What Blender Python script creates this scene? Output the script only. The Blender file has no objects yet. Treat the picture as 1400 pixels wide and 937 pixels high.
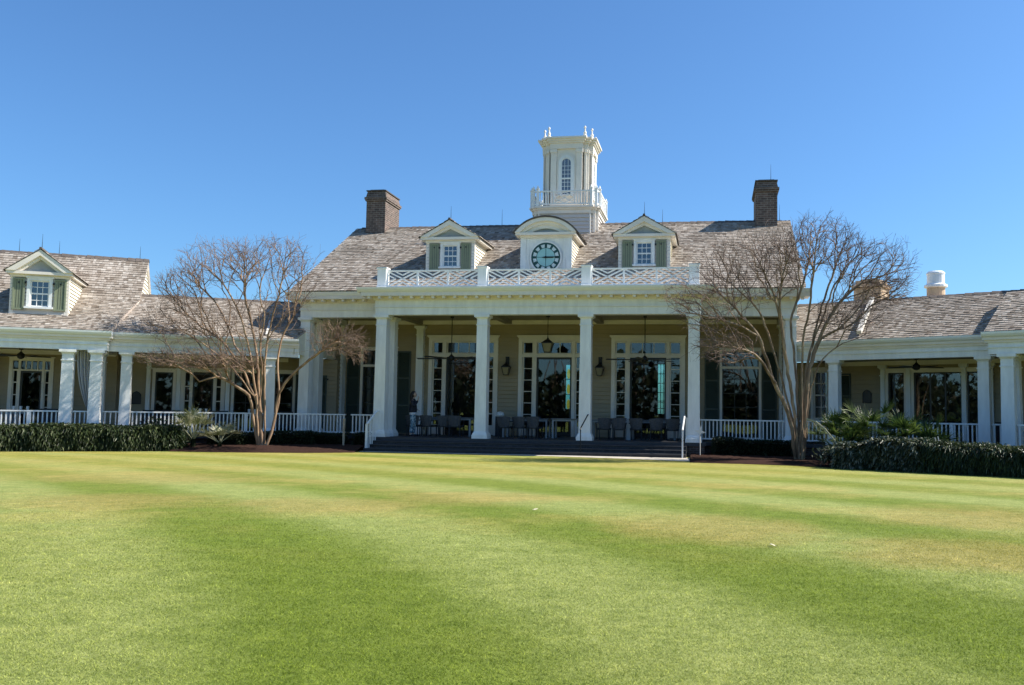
import bpy, bmesh, math, random
import numpy as np
from mathutils import Vector, Matrix, Quaternion
random.seed(7); RNG = np.random.default_rng(7)
S = bpy.context.scene
COL = S.collection
PI = math.pi

# ------------------------------------------------------------------ materials
MATS = {}
def nodes(name):
    m = bpy.data.materials.new(name); m.use_nodes = True
    nt = m.node_tree
    return m, nt, nt.nodes['Principled BSDF']
def mix(nt, a, b, fac, mode='MIX'):
    n = nt.nodes.new('ShaderNodeMix'); n.data_type = 'RGBA'; n.blend_type = mode
    for s, v in ((6, a), (7, b), (0, fac)):
        if hasattr(v, 'type'): nt.links.new(v, n.inputs[s])
        elif s == 0: n.inputs[s].default_value = v
        else: n.inputs[s].default_value = (*v, 1)
    return n.outputs[2]
def noise(nt, scale, detail=4, rough=.55, vec=None, stretch=None):
    if vec is None:
        tc = nt.nodes.new('ShaderNodeTexCoord'); vec = tc.outputs['Object']
    if stretch:
        mp = nt.nodes.new('ShaderNodeMapping'); mp.inputs['Scale'].default_value = stretch
        nt.links.new(vec, mp.inputs[0]); vec = mp.outputs[0]
    n = nt.nodes.new('ShaderNodeTexNoise'); n.inputs['Scale'].default_value = scale
    n.inputs['Detail'].default_value = detail; n.inputs['Roughness'].default_value = rough
    nt.links.new(vec, n.inputs['Vector'])
    return n.outputs['Fac']
def ramp(nt, fac, stops):
    r = nt.nodes.new('ShaderNodeValToRGB'); e = r.color_ramp.elements
    while len(e) < len(stops): e.new(.5)
    for el, (p, c) in zip(e, stops): el.position = p; el.color = (*c, 1) if len(c) == 3 else c
    nt.links.new(fac, r.inputs[0]); return r.outputs[0]
def mul(c, k): return tuple(x*k for x in c)
def bumpy(nt, b, h, strength, dist=.02):
    bp = nt.nodes.new('ShaderNodeBump'); bp.inputs['Strength'].default_value = strength; bp.inputs['Distance'].default_value = dist
    nt.links.new(h, bp.inputs['Height']); nt.links.new(bp.outputs[0], b.inputs['Normal'])
def paint(name, c, rough=.5, var=.12, scale=1.6, spec=.4, bump=0, stretch=None, metal=0):
    m, nt, b = nodes(name)
    f = noise(nt, scale, 5, .65, stretch=stretch)
    r = ramp(nt, f, [(.3, mul(c, 1-var)), (.7, mul(c, 1+var*.5))])
    nt.links.new(r, b.inputs['Base Color']); b.inputs['Roughness'].default_value = rough
    b.inputs['Specular IOR Level'].default_value = spec; b.inputs['Metallic'].default_value = metal
    if bump: bumpy(nt, b, noise(nt, scale*8, 4), bump)
    MATS[name] = m; return m
def island(name, stops, rough=.7, spec=.2, var=.25, scale=3, trans=0, bump=0):
    """per piece random colour (shingles, leaves, blades)"""
    m, nt, b = nodes(name)
    g = nt.nodes.new('ShaderNodeNewGeometry')
    r = ramp(nt, g.outputs['Random Per Island'], stops)
    f = noise(nt, scale, 4)
    k = ramp(nt, f, [(.3, (1-var,)*3), (.7, (1,)*3)])
    c = mix(nt, r, k, 1., 'MULTIPLY')
    nt.links.new(c, b.inputs['Base Color']); b.inputs['Roughness'].default_value = rough
    b.inputs['Specular IOR Level'].default_value = spec
    if trans:
        tr = nt.nodes.new('ShaderNodeBsdfTranslucent'); nt.links.new(c, tr.inputs[0])
        ms = nt.nodes.new('ShaderNodeMixShader'); ms.inputs[0].default_value = trans
        nt.links.new(b.outputs[0], ms.inputs[1]); nt.links.new(tr.outputs[0], ms.inputs[2])
        nt.links.new(ms.outputs[0], nt.nodes['Material Output'].inputs[0])
    if bump: bumpy(nt, b, noise(nt, 60, 3, stretch=(1, .1, .1)), bump)
    MATS[name] = m; return m
def brickmat(name, a, b_, mortar, sc=1):
    m, nt, b = nodes(name)
    tc = nt.nodes.new('ShaderNodeTexCoord'); sx = nt.nodes.new('ShaderNodeSeparateXYZ'); nt.links.new(tc.outputs['Object'], sx.inputs[0])
    ad = nt.nodes.new('ShaderNodeMath'); nt.links.new(sx.outputs[0], ad.inputs[0]); nt.links.new(sx.outputs[1], ad.inputs[1])
    cb = nt.nodes.new('ShaderNodeCombineXYZ'); nt.links.new(ad.outputs[0], cb.inputs[0]); nt.links.new(sx.outputs[2], cb.inputs[1])
    t = nt.nodes.new('ShaderNodeTexBrick'); nt.links.new(cb.outputs[0], t.inputs[0])
    t.inputs['Color1'].default_value = (*a, 1); t.inputs['Color2'].default_value = (*b_, 1); t.inputs['Mortar'].default_value = (*mortar, 1)
    t.inputs['Scale'].default_value = 1; t.inputs['Brick Width'].default_value = .21*sc; t.inputs['Row Height'].default_value = .075*sc; t.inputs['Mortar Size'].default_value = .008*sc
    f = noise(nt, 5, 5); k = ramp(nt, f, [(.3, (.6,)*3), (.7, (1.15,)*3)])
    nt.links.new(mix(nt, t.outputs[0], k, 1., 'MULTIPLY'), b.inputs['Base Color']); b.inputs['Roughness'].default_value = .85
    MATS[name] = m; return m
def glassmat(name, tint=(.75, .8, .8), ior=1.5):
    m, nt, b = nodes(name); nt.nodes.remove(b)
    tr = nt.nodes.new('ShaderNodeBsdfTransparent'); tr.inputs[0].default_value = (*tint, 1)
    gl = nt.nodes.new('ShaderNodeBsdfGlossy'); gl.inputs['Roughness'].default_value = .015
    n = noise(nt, 1.1, 2); bp = nt.nodes.new('ShaderNodeBump'); bp.inputs['Strength'].default_value = .02; bp.inputs['Distance'].default_value = .03
    nt.links.new(n, bp.inputs['Height']); nt.links.new(bp.outputs[0], gl.inputs['Normal'])
    fr = nt.nodes.new('ShaderNodeFresnel'); fr.inputs[0].default_value = ior
    mu = nt.nodes.new('ShaderNodeMath'); mu.operation = 'MULTIPLY_ADD'; mu.inputs[1].default_value = 1.6; mu.inputs[2].default_value = .02; mu.use_clamp = True
    nt.links.new(fr.outputs[0], mu.inputs[0])
    ms = nt.nodes.new('ShaderNodeMixShader'); nt.links.new(mu.outputs[0], ms.inputs[0]); nt.links.new(tr.outputs[0], ms.inputs[1]); nt.links.new(gl.outputs[0], ms.inputs[2])
    nt.links.new(ms.outputs[0], nt.nodes['Material Output'].inputs[0])
    MATS[name] = m; return m

WHITE = paint('white_paint', (.78, .785, .765), .45, .14, 1.8, stretch=(2.2, 2.2, .5))
TRIM = paint('cream_trim', (.775, .715, .635), .5, .11, 1.5)
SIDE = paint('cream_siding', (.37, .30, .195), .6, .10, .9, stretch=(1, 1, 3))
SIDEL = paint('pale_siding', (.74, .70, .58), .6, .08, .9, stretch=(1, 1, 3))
SIDEG = paint('grey_white_siding', (.56, .515, .475), .6, .08, .9, stretch=(1, 1, 3))
TYMP = paint('grey_louvre', (.36, .37, .37), .6, .15, 4)
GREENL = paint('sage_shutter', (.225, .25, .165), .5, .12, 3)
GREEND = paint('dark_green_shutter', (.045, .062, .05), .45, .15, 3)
METALW = paint('white_gutter', (.80, .82, .84), .35, .06, 2, spec=.6)
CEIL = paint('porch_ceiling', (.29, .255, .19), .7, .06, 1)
FLOOR = paint('dark_porch_floor', (.045, .045, .05), .6, .3, 3, bump=.2)
STEPM = brickmat('dark_step_brick', (.045, .042, .045), (.028, .028, .033), (.075, .072, .07))
BRICKD = brickmat('foundation_brick', (.10, .055, .04), (.07, .042, .035), (.13, .12, .11))
BRICKC = brickmat('chimney_brick', (.155, .098, .076), (.085, .057, .048), (.25, .215, .18), 1.25)
BRICKT = brickmat('tan_brick', (.62, .43, .27), (.52, .36, .22), (.6, .5, .38), 1.2)
DARKM = paint('dark_metal', (.018, .018, .02), .4, .2, 5, spec=.5)
BLACK = paint('black_iron', (.012, .012, .012), .45, .1, 5)
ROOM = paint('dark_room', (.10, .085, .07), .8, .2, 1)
SHSIDE = paint('shake_side', (.40, .335, .29), .85, .3, 6)
TILEU = paint('roof_underlay', (.09, .075, .065), .9, .2, 2)
SHAKE = island('cedar_shake', [(0, (.18, .142, .112)), (.12, (.295, .245, .20)), (.5, (.365, .312, .26)), (.85, (.435, .38, .325)), (.96, (.51, .46, .40)), (1, (.23, .185, .148))], .85, .1, .34, .55, bump=.4)
CAP = paint('ridge_shake', (.11, .088, .075), .85, .3, 5)
GLASS = glassmat('window_glass')
GLASSR = glassmat('dormer_glass', (.3, .34, .4), 1.9)
LAMPG = paint('lantern_glass', (.20, .18, .13), .2, .2, 4)
CLOCKT = paint('clock_teal', (.018, .075, .07), .45, .15, 6)
CLOCKF = paint('clock_face_blue', (.30, .55, .54), .4, .1, 5)
CLOCKN = paint('clock_numeral_pale', (.58, .68, .67), .4, .15, 9)
WICK = paint('grey_wicker', (.085, .09, .10), .75, .45, 26, bump=.5)
WICKD = paint('dark_wicker', (.03, .033, .038), .75, .4, 26, bump=.5)
ALU = paint('grey_table_metal', (.30, .32, .34), .4, .1, 3, spec=.5)
TOPM = paint('grey_table_top', (.16, .165, .175), .5, .15, 4)
MULCH = paint('mulch_bed', (.058, .032, .025), .95, .55, 22, spec=.05, bump=1.)
STONE = paint('pale_stone', (.50, .45, .38), .8, .2, 4, bump=.3)
PVC = paint('pale_pipe', (.66, .62, .55), .5, .1, 3)

# ------------------------------------------------------------------ mesh builder
class MB:
    def __init__(s): s.v = []; s.f = []; s.m = []; s.mats = []
    def mi(s, m):
        if m not in s.mats: s.mats.append(m)
        return s.mats.index(m)
    def add(s, vs, fs, m):
        o = len(s.v); s.v += [tuple(p) for p in vs]; k = s.mi(m)
        for f in fs: s.f.append(tuple(i+o for i in f)); s.m.append(k)
        return s
    def box(s, u0, u1, v0, v1, z0, z1, m):
        return s.add([(u0, v0, z0), (u1, v0, z0), (u1, v1, z0), (u0, v1, z0), (u0, v0, z1), (u1, v0, z1), (u1, v1, z1), (u0, v1, z1)],
              [(0, 3, 2, 1), (4, 5, 6, 7), (0, 1, 5, 4), (1, 2, 6, 5), (2, 3, 7, 6), (3, 0, 4, 7)], m)
    def frus(s, u, v, z0, z1, a0, a1, m, b0=None, b1=None):
        b0 = b0 or a0; b1 = b1 or a1
        return s.add([(u-a0, v-b0, z0), (u+a0, v-b0, z0), (u+a0, v+b0, z0), (u-a0, v+b0, z0), (u-a1, v-b1, z1), (u+a1, v-b1, z1), (u+a1, v+b1, z1), (u-a1, v+b1, z1)],
              [(0, 3, 2, 1), (4, 5, 6, 7), (0, 1, 5, 4), (1, 2, 6, 5), (2, 3, 7, 6), (3, 0, 4, 7)], m)
    def prism(s, poly, v0, v1, m):            # poly in (u,z), extruded along v
        n = len(poly)
        vs = [(u, v0, z) for u, z in poly]+[(u, v1, z) for u, z in poly]
        fs = [tuple(range(n)), tuple(reversed(range(n, 2*n)))]+[(i, i+n, (i+1) % n+n, (i+1) % n) for i in range(n)]
        return s.add(vs, fs, m)
    def prismu(s, poly, u0, u1, m):           # poly in (v,z), extruded along u
        n = len(poly)
        vs = [(u0, v, z) for v, z in poly]+[(u1, v, z) for v, z in poly]
        fs = [tuple(reversed(range(n))), tuple(range(n, 2*n))]+[((i+1) % n, (i+1) % n+n, i+n, i) for i in range(n)]
        return s.add(vs, fs, m)
    def band(s, outer, inner, v0, v1, m):     # open band between two point lists in (u,z)
        for i in range(len(outer)-1):
            s.prism([outer[i], outer[i+1], inner[i+1], inner[i]], v0, v1, m)
        return s
    def bar(s, p, q, w, d, m, nrm=(0, -1, 0)):   # rectangular bar p->q, w in plane, d along nrm
        p, q, n = Vector(p), Vector(q), Vector(nrm).normalized()
        t = (q-p).normalized(); x = t.cross(n).normalized()*w/2; y = n*d/2
        vs = [p-x-y, p+x-y, p+x+y, p-x+y, q-x-y, q+x-y, q+x+y, q-x+y]
        return s.add(vs, [(0, 3, 2, 1), (4, 5, 6, 7), (0, 1, 5, 4), (1, 2, 6, 5), (2, 3, 7, 6), (3, 0, 4, 7)], m)
    def tube(s, pts, rs, m, n=8, cap=True):
        pts = [Vector(p) for p in pts]
        if not hasattr(rs, '__len__'): rs = [rs]*len(pts)
        rings = []; up = None
        for i, p in enumerate(pts):
            t = (pts[min(i+1, len(pts)-1)]-pts[max(i-1, 0)])
            t = t.normalized() if t.length > 1e-9 else Vector((0, 0, 1))
            if up is None: up = t.orthogonal().normalized()
            up = (up-t*up.dot(t)); up = up.normalized() if up.length > 1e-6 else t.orthogonal().normalized()
            x = t.cross(up)
            rings.append([p+(up*math.cos(a)+x*math.sin(a))*rs[i] for a in [2*PI*k/n for k in range(n)]])
        vs = [q for r in rings for q in r]; fs = []
        for i in range(len(pts)-1):
            for k in range(n): fs.append((i*n+k, i*n+(k+1) % n, (i+1)*n+(k+1) % n, (i+1)*n+k))
        if cap: fs += [tuple(reversed(range(n))), tuple(range((len(pts)-1)*n, len(pts)*n))]
        return s.add(vs, fs, m)
    def lathe(s, c, prof, m, n=14):           # prof: (r,z)
        return s.tube([(c[0], c[1], c[2]+z) for r, z in prof], [max(r, .001) for r, z in prof], m, n)
    def build(s, name, parent=None, label=None, smooth=False, loc=None):
        me = bpy.data.meshes.new(name); me.from_pydata(s.v, [], s.f)
        for m in s.mats: me.materials.append(m)
        me.polygons.foreach_set('material_index', s.m)
        if smooth: me.polygons.foreach_set('use_smooth', [True]*len(s.f))
        me.update()
        o = bpy.data.objects.new(name, me); COL.objects.link(o)
        if parent: o.parent = parent
        if label: o['label'] = label
        if loc: o.location = loc
        return o
class Fr:
    """a building frame: u along the front, v into the building, z up"""
    def __init__(s, t, o):
        s.t = t; s.o = Vector((o[0], o[1], 0)); s.u = Vector((math.cos(t), -math.sin(t), 0)); s.v = Vector((math.sin(t), math.cos(t), 0))
    def w(s, u, v, z=0): return s.o+s.u*u+s.v*v+Vector((0, 0, z))
M = Fr(.1541979, (-1.4614, 32.597)); L = Fr(-.3426863, (-10.4184, 35.0014)); R = Fr(.6607988, (7.8028, 32.1692)); W = Fr(0, (0, 0))
def tag(o, label, cat, group=None, kind=None):
    o['label'] = label; o['category'] = cat
    if group: o['group'] = group
    if kind: o['kind'] = kind
    return o
def struct(o): o['kind'] = 'structure'; return o
def thing(name, label, cat, fr=W, u=0, v=0, z=0, rz=0, group=None):
    o = bpy.data.objects.new(name, None); COL.objects.link(o); o.empty_display_size = .3
    o.location = fr.w(u, v, z); o.rotation_euler = (0, 0, -fr.t+rz)
    return tag(o, label, cat, group)
def copy_tree(o, parent=None):
    c = o.copy(); COL.objects.link(c)
    if parent: c.parent = parent
    for ch in [x for x in COL.objects if x.parent == o]: copy_tree(ch, c)
    return c

# ------------------------------------------------------------------ building helpers
def cells(u0, u1, z0, z1, holes):
    zs = sorted({z0, z1, *[min(max(h[2], z0), z1) for h in holes], *[min(max(h[3], z0), z1) for h in holes]})
    for a, b in zip(zs, zs[1:]):
        if b-a < 1e-4: continue
        x = u0
        for h in sorted(h for h in holes if h[2] < b-1e-4 and h[3] > a+1e-4):
            if h[0] > x+1e-4: yield x, min(h[0], u1), a, b
            x = max(x, h[1])
        if x < u1-1e-4: yield x, u1, a, b
def siding(mb, P, d, n, rng, z0, z1, m, holes=(), lap=.17, off=.042):
    """lapped boards; P origin (u,v), d horizontal direction, n outward normal, rng(z)->(a0,a1)"""
    P, d, n = Vector((*P, 0)), Vector((*d, 0)), Vector((*n, 0))
    z = z0
    while z < z1-1e-3:
        zt = min(z+lap, z1); r0, r1 = rng(z), rng(zt)
        ho = sorted(h for h in holes if h[2] < zt-.02 and h[3] > z+.02)
        segs = []; x0 = min(r0[0], r1[0]); x1 = max(r0[1], r1[1]); x = x0
        for h in ho:
            if h[0] > x: segs.append((x, h[0]))
            x = max(x, h[1])
        if x < x1: segs.append((x, x1))
        for a, b in segs:
            at, bt = max(a, r1[0]), min(b, r1[1]); a, b = max(a, r0[0]), min(b, r0[1])
            if bt <= at: at = bt = (at+bt)/2
            if b-a < .004: continue
            q = lambda s_, zz, o_: P+d*s_+n*o_+Vector((0, 0, zz))
            g = min(.016, (zt-z)*.2); mb.add([q(a, z+g, off), q(b, z+g, off), q(bt, zt, .006), q(at, zt, .006), q(a, z+g, 0), q(b, z+g, 0)], [(0, 1, 2, 3), (4, 5, 1, 0)], m)
        z = zt
def shingles(mb, e0, e1, ul, ur, m=None, exp=.19, thick=.024):
    """e0=(v,z) at the eave, e1=(v,z) at the top; ul(t), ur(t) give the u range at slope fraction t"""
    m = m or SHAKE
    e0, e1 = np.array(e0, float), np.array(e1, float); Ls = np.linalg.norm(e1-e0); dr = (e1-e0)/Ls; nr = np.array([-dr[1], dr[0]])
    if nr[1] < 0: nr = -nr
    n = int(Ls/exp)+1
    for i in range(n):
        s0 = i*exp; s1 = min(s0+exp*1.06, Ls)
        if s1-s0 < .03: continue
        t0, t1 = s0/Ls, s1/Ls
        u = ul(t0)-random.random()*.1; end = ur(t0)
        while u < end:
            w = random.choice((.08, .10, .12, .15, .18)); a = max(u+.004, ul(t0)); b = min(u+w, end); u += w
            if b-a < .02: continue
            sj = s0+random.uniform(-.02, .016); th = thick*random.uniform(.7, 1.5)
            p = e0+dr*sj+nr*th; q = e0+dr*s1+nr*.004; pb = e0+dr*sj-nr*.004
            a1, b1 = max(a, ul(t1)), min(b, ur(t1))
            if b1 <= a1: a1 = b1 = (a+b)/2
            mb.add([(a, *p), (b, *p), (b1, *q), (a1, *q), (a, *pb), (b, *pb)], [(0, 1, 2, 3), (4, 5, 1, 0)], m)
def ridgecap(mb, u0, u1, v, z, slope, m=None):
    u = u0
    while u < u1:
        b = min(u+.3, u1); h = random.uniform(.03, .05)
        mb.add([(u, v-.16, z-.16*slope+h), (b, v-.16, z-.16*slope+h*.6), (b, v, z+h*.6+.01), (u, v, z+h+.01), (u, v+.16, z-.16*slope+h), (b, v+.16, z-.16*slope+h*.6), (u, v-.16, z-.16*slope), (b, v-.16, z-.16*slope)],
               [(0, 1, 2, 3), (3, 2, 5, 4), (6, 7, 1, 0), (0, 3, 4, 6)], m or CAP)
        u = b
def column_mb(mb, u, v, z0, z1, w, base=True, m=None, cap=True):
    m = m or WHITE; h = w/2
    if base:
        mb.frus(u, v, z0, z0+.13, h+.075, h+.075, m); mb.frus(u, v, z0+.13, z0+.2, h+.06, h+.045, m); mb.frus(u, v, z0+.2, z0+.26, h+.035, h+.006, m); zb = z0+.26
    else: zb = z0
    mb.frus(u, v, zb, z1-.17, h, h*.91, m)
    if cap:
        mb.frus(u, v, z1-.40, z1-.365, h*.91+.028, h*.91+.028, m)
        mb.frus(u, v, z1-.17, z1-.10, h*.91, h*.91+.05, m); mb.frus(u, v, z1-.10, z1, h+.07, h+.07, m)
    else: mb.frus(u, v, z1-.17, z1, h*.91, h*.91, m)
    return mb
def window(parent, u0, u1, z0, z1, v, cols, rows, fm=None, gm=None, case=.11, head=None, sill=True, bars=None, mw=.022, name='window', sash=None, depth=.08, sashm=None, flat=False):
    """opening u0..u1,z0..z1 on wall plane v (front faces -v): frame part with a pane sub-part"""
    fm = fm or TRIM; gm = gm or GLASS; sashm = sashm or fm; head = case if head is None else head
    mb = MB()
    mb.box(u0-case, u0, v-.05, v+depth, z0, z1, fm); mb.box(u1, u1+case, v-.05, v+depth, z0, z1, fm)
    mb.box(u0-case, u1+case, v-.052, v+depth, z1, z1+head, fm); mb.box(u0-case-.04, u1+case+.04, v-.085, v-.002, z1+head, z1+head+.05, fm)
    if sill: mb.box(u0-case-.05, u1+case+.05, v-.12, v+depth, z0-.07, z0-.001, fm)
    s = .045; vf = v+.012; vb = v+depth-.01
    mb.box(u0, u0+s, vf, vb, z0, z1, sashm); mb.box(u1-s, u1, vf, vb, z0, z1, sashm); mb.box(u0+s, u1-s, vf, vb, z0, z0+s, sashm); mb.box(u0+s, u1-s, vf, vb, z1-s, z1, sashm)
    if sash: mb.box(u0+s, u1-s, vf-.004, vb, sash-.025, sash+.025, sashm)
    for i in range(1, cols):
        x = u0+s+(u1-u0-2*s)*i/cols; mb.box(x-mw/2, x+mw/2, vf+.008, vb-.008, z0+s, z1-s, sashm)
    zz = [z0+(z1-z0)*i/rows for i in range(1, rows)] if bars is None else bars
    for z in zz: mb.box(u0+s, u1-s, vf+.010, vb-.010, z-mw/2, z+mw/2, sashm)
    f = mb.build(name, parent)
    MB().box(u0+s*.5, u1-s*.5, v+depth*.5, v+depth*.5+.006, z0+s*.5, z1-s*.5, gm).build('pane', parent if flat else f)
    return f
def shutter(parent, u0, u1, z0, z1, v, m, panels=2, louvre=True, knob=False, name='shutter'):
    mb = MB(); s = .055; t = .045
    mb.box(u0, u0+s, v-t, v, z0, z1, m); mb.box(u1-s, u1, v-t, v, z0, z1, m)
    zs = [z0+(z1-z0)*i/panels for i in range(panels+1)]
    for i, z in enumerate(zs):
        a = z-(s*.6 if 0 < i < panels else 0)-(s if i == panels else 0); mb.box(u0+s, u1-s, v-t+.003, v-.003, a, a+(s*1.2 if 0 < i < panels else s), m)
    if louvre:
        z = z0+s
        while z < z1-s-.04:
            mb.add([(u0+s, v-.035, z), (u1-s, v-.035, z), (u1-s, v-.008, z+.05), (u0+s, v-.008, z+.05)], [(0, 1, 2, 3)], m); z += .045
        mb.box(u0+s, u1-s, v-.007, v-.001, z0+s, z1-s, m)
    else:
        mb.box(u0+s, u1-s, v-.022, v-.002, z0+s, z1-s, m)
        x = u0+s+.07
        while x < u1-s-.02: mb.box(x-.006, x+.006, v-.024, v-.021, z0+s, z1-s, BLACK); x += .08
    if knob:
        zc = z1-.24*(z1-z0)*.6; uc = (u0+u1)/2
        mb.box(uc-.02, uc+.02, v-.05, v-.02, zc-.03, zc+.03, BLACK)
    mb.box(u0-.05 if knob == 'r' else u1-.01, u0+.01 if knob == 'r' else u1+.05, v-.07, v-.046, z1-.2, z1-.13, BLACK)
    return mb.build(name, parent)
def finial(mb, u, v, z, h, m):
    mb.lathe((u, v, z), [(.09, 0), (.09, h*.12), (.05, h*.18), (.075, h*.34), (.035, h*.5), (.03, h*.72), (.055, h*.82), (.04, h*.95), (.005, h)], m, 8)
def rod(mb, u, v, z, h): mb.tube([(u, v, z), (u, v, z+h)], [.012, .004], BLACK, 5)
# ================================================================== CLUBHOUSE (main block)
FL = .50                                   # porch floor level
cl = thing('clubhouse', 'large cream clubhouse with white columned portico, clock dormer and tower under a shake roof', 'building', M)
# --- floor, steps, foundation
mb = MB()
mb.box(-9.55, 9.55, .35, 10.9, FL-.12, FL, FLOOR); mb.box(-6.25, 6.25, -.3, .35, FL-.121, FL-.001, FLOOR)
mb.build('porch_floor', cl)
mb = MB(); mb.box(-9.45, -6.2, .45, .75, 0, FL-.12, BRICKD); mb.box(6.2, 9.45, .45, .75, 0, FL-.12, BRICKD)
mb.box(-6.2, -5.95, -.25, .75, 0, FL-.122, BRICKD); mb.box(5.6, 6.2, -.25, .75, 0, FL-.122, BRICKD)
mb.box(-9.45, -9.2, .75, 4.3, 0, FL-.12, BRICKD); mb.box(9.2, 9.45, .75, 4.3, 0, FL-.12, BRICKD)
mb.box(-9.45, 9.45, 10.7, 10.9, 0, FL-.12, BRICKD); mb.box(-5.9, 5.55, .2, .4, 0, FL-.125, BRICKD)
mb.build('foundation', cl)
for i in range(3):
    z = FL-.125*(i+1); v0 = -.3-.34*(i+1)
    mb = MB(); mb.box(-5.94, 5.58, v0+.03, .2-.002*i, 0, z-.035, STEPM); mb.box(-5.94, 5.58, v0, .2-.002*i, z-.035, z, FLOOR)
    mb.build('step', cl)
# --- columns
for u in (-5.82, -1.93, 1.93, 5.82):
    column_mb(MB(), u, 0, FL, 5.06, .43).build('column', cl)
for u in (-5.82, 5.82): column_mb(MB(), u, .92, FL, 5.06, .40).build('column', cl)
for u in (-9.25, 9.25):
    column_mb(MB(), u, .82, FL, 5.06, .42).build('column', cl); column_mb(MB(), u, 1.75, FL, 5.06, .40).build('column', cl)
    mb = MB(); column_mb(mb, u, 4.05, FL, 5.06, .36); mb.build('pilaster', cl)
for u in (-5.72, 5.72):
    mb = MB(); column_mb(mb, u, 4.13, FL, 5.06, .32); mb.build('pilaster', cl)
# --- entablature
mb = MB()
def entab(mb, u0, u1, vf, ends=(1, 1), ceil=5.12):
    e0, e1 = ends
    mb.box(u0, u1, vf, vf+.42, 5.06, 5.345, WHITE)
    mb.box(u0-.012*e0, u1+.012*e1, vf-.018, vf+.40, 5.345, 5.62, WHITE)
    mb.box(u0-.04*e0, u1+.04*e1, vf-.05, vf+.39, 5.335, 5.37, WHITE)
    mb.box(u0-.06*e0, u1+.06*e1, vf-.07, vf+.38, 5.60, 5.645, TRIM)
    mb.box(u0-.10*e0, u1+.10*e1, vf-.10, vf+.37, 5.645, 5.725, TRIM)
    mb.box(u0-.42*e0, u1+.42*e1, vf-.42, vf+.36, 5.725, 5.86, TRIM)
entab(mb, -6.06, 6.06, -.23)
mb.box(-6.06, -5.64, .2, .64, 5.06, 5.62, WHITE); mb.box(5.64, 6.06, .2, .64, 5.06, 5.62, WHITE)
mb.box(-6.2, -5.64, .19, .70, 5.621, 5.86, TRIM); mb.box(5.64, 6.2, .19, .70, 5.621, 5.86, TRIM)
entab(mb, -9.46, -6.07, .61, (1, 0)); entab(mb, 6.07, 9.46, .61, (0, 1))
for sx in (-1, 1):                                     # returns along the porch ends
    a, b = sorted((sx*9.04, sx*9.455)); mb.box(a, b, 1.03, 9.0, 5.061, 5.62, WHITE)
mb.build('entablature', cl)
mb = MB(); mb.prismu([(-.65, 5.862), (-.70, 5.90), (-.76, 5.97), (-.78, 6.03), (.2, 6.06), (.2, 5.862)], -6.62, 6.62, METALW)
for sx in (-1, 1):
    a, b = sorted((sx*6.63, sx*9.9)); mb.prismu([(.19, 5.862), (.16, 5.91), (.12, 6.0), (.5, 6.02), (.5, 5.862)], a, b, METALW)
mb.build('cornice', cl)
u = -6.2
while u < 6.3: MB().box(u-.05, u+.05, -.60, -.31, 5.635, 5.723, TRIM).build('bracket', cl); u += .4133
for sx in (-1, 1):
    u = 6.75
    while u < 9.7: MB().box(*sorted((sx*u-.05, sx*u+.05)), .23, .53, 5.635, 5.723, TRIM).build('bracket', cl); u += .4133
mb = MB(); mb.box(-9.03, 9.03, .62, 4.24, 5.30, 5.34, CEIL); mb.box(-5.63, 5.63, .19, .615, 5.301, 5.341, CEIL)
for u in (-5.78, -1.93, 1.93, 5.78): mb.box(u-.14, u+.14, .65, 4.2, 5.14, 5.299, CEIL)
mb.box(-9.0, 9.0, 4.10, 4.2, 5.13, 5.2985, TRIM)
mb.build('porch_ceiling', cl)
# flat portico deck under the balustrade
mb = MB(); mb.box(-6.2, 6.2, .2, 1.2, 5.98, 6.058, METALW); mb.build('portico_deck', cl)
# --- back wall of the porch with openings
WV = 4.25
wins = [(c-1.36, c+1.36, FL, 4.42) for c in (-3.88, 0, 3.88)]; fl = [(c-.74, c+.74, FL+.08, 4.05) for c in (-7.58, 7.58)]
mb = MB(); holes = wins+fl
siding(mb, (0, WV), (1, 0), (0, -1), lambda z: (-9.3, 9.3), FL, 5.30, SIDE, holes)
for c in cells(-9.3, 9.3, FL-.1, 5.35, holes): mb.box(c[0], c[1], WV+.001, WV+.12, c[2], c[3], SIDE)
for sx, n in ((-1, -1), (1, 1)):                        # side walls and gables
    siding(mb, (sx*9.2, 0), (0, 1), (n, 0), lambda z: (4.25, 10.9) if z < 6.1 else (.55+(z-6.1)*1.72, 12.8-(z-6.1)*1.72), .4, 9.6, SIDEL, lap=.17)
    mb.prismu([(4.3, .4), (10.85, .4), (10.85, 6.1), (12.6, 6.1), (6.7, 9.6), (.75, 6.1), (4.3, 6.1)], *sorted((sx*9.0, sx*9.195)), SIDEL)
mb.build('wall', cl)
# rear wall with windows looking out on the far side
rw = [(-.60, -.27, 1.62, 3.85), (3.86, 4.34, 1.45, 3.9)]
mb = MB()
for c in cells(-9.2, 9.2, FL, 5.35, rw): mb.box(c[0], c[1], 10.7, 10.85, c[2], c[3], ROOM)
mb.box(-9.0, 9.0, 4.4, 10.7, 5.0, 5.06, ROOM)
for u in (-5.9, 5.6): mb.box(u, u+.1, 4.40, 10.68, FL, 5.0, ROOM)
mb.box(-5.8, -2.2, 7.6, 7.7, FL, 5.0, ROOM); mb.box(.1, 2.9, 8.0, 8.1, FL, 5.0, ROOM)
mb.build('interior_room', cl)
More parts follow.
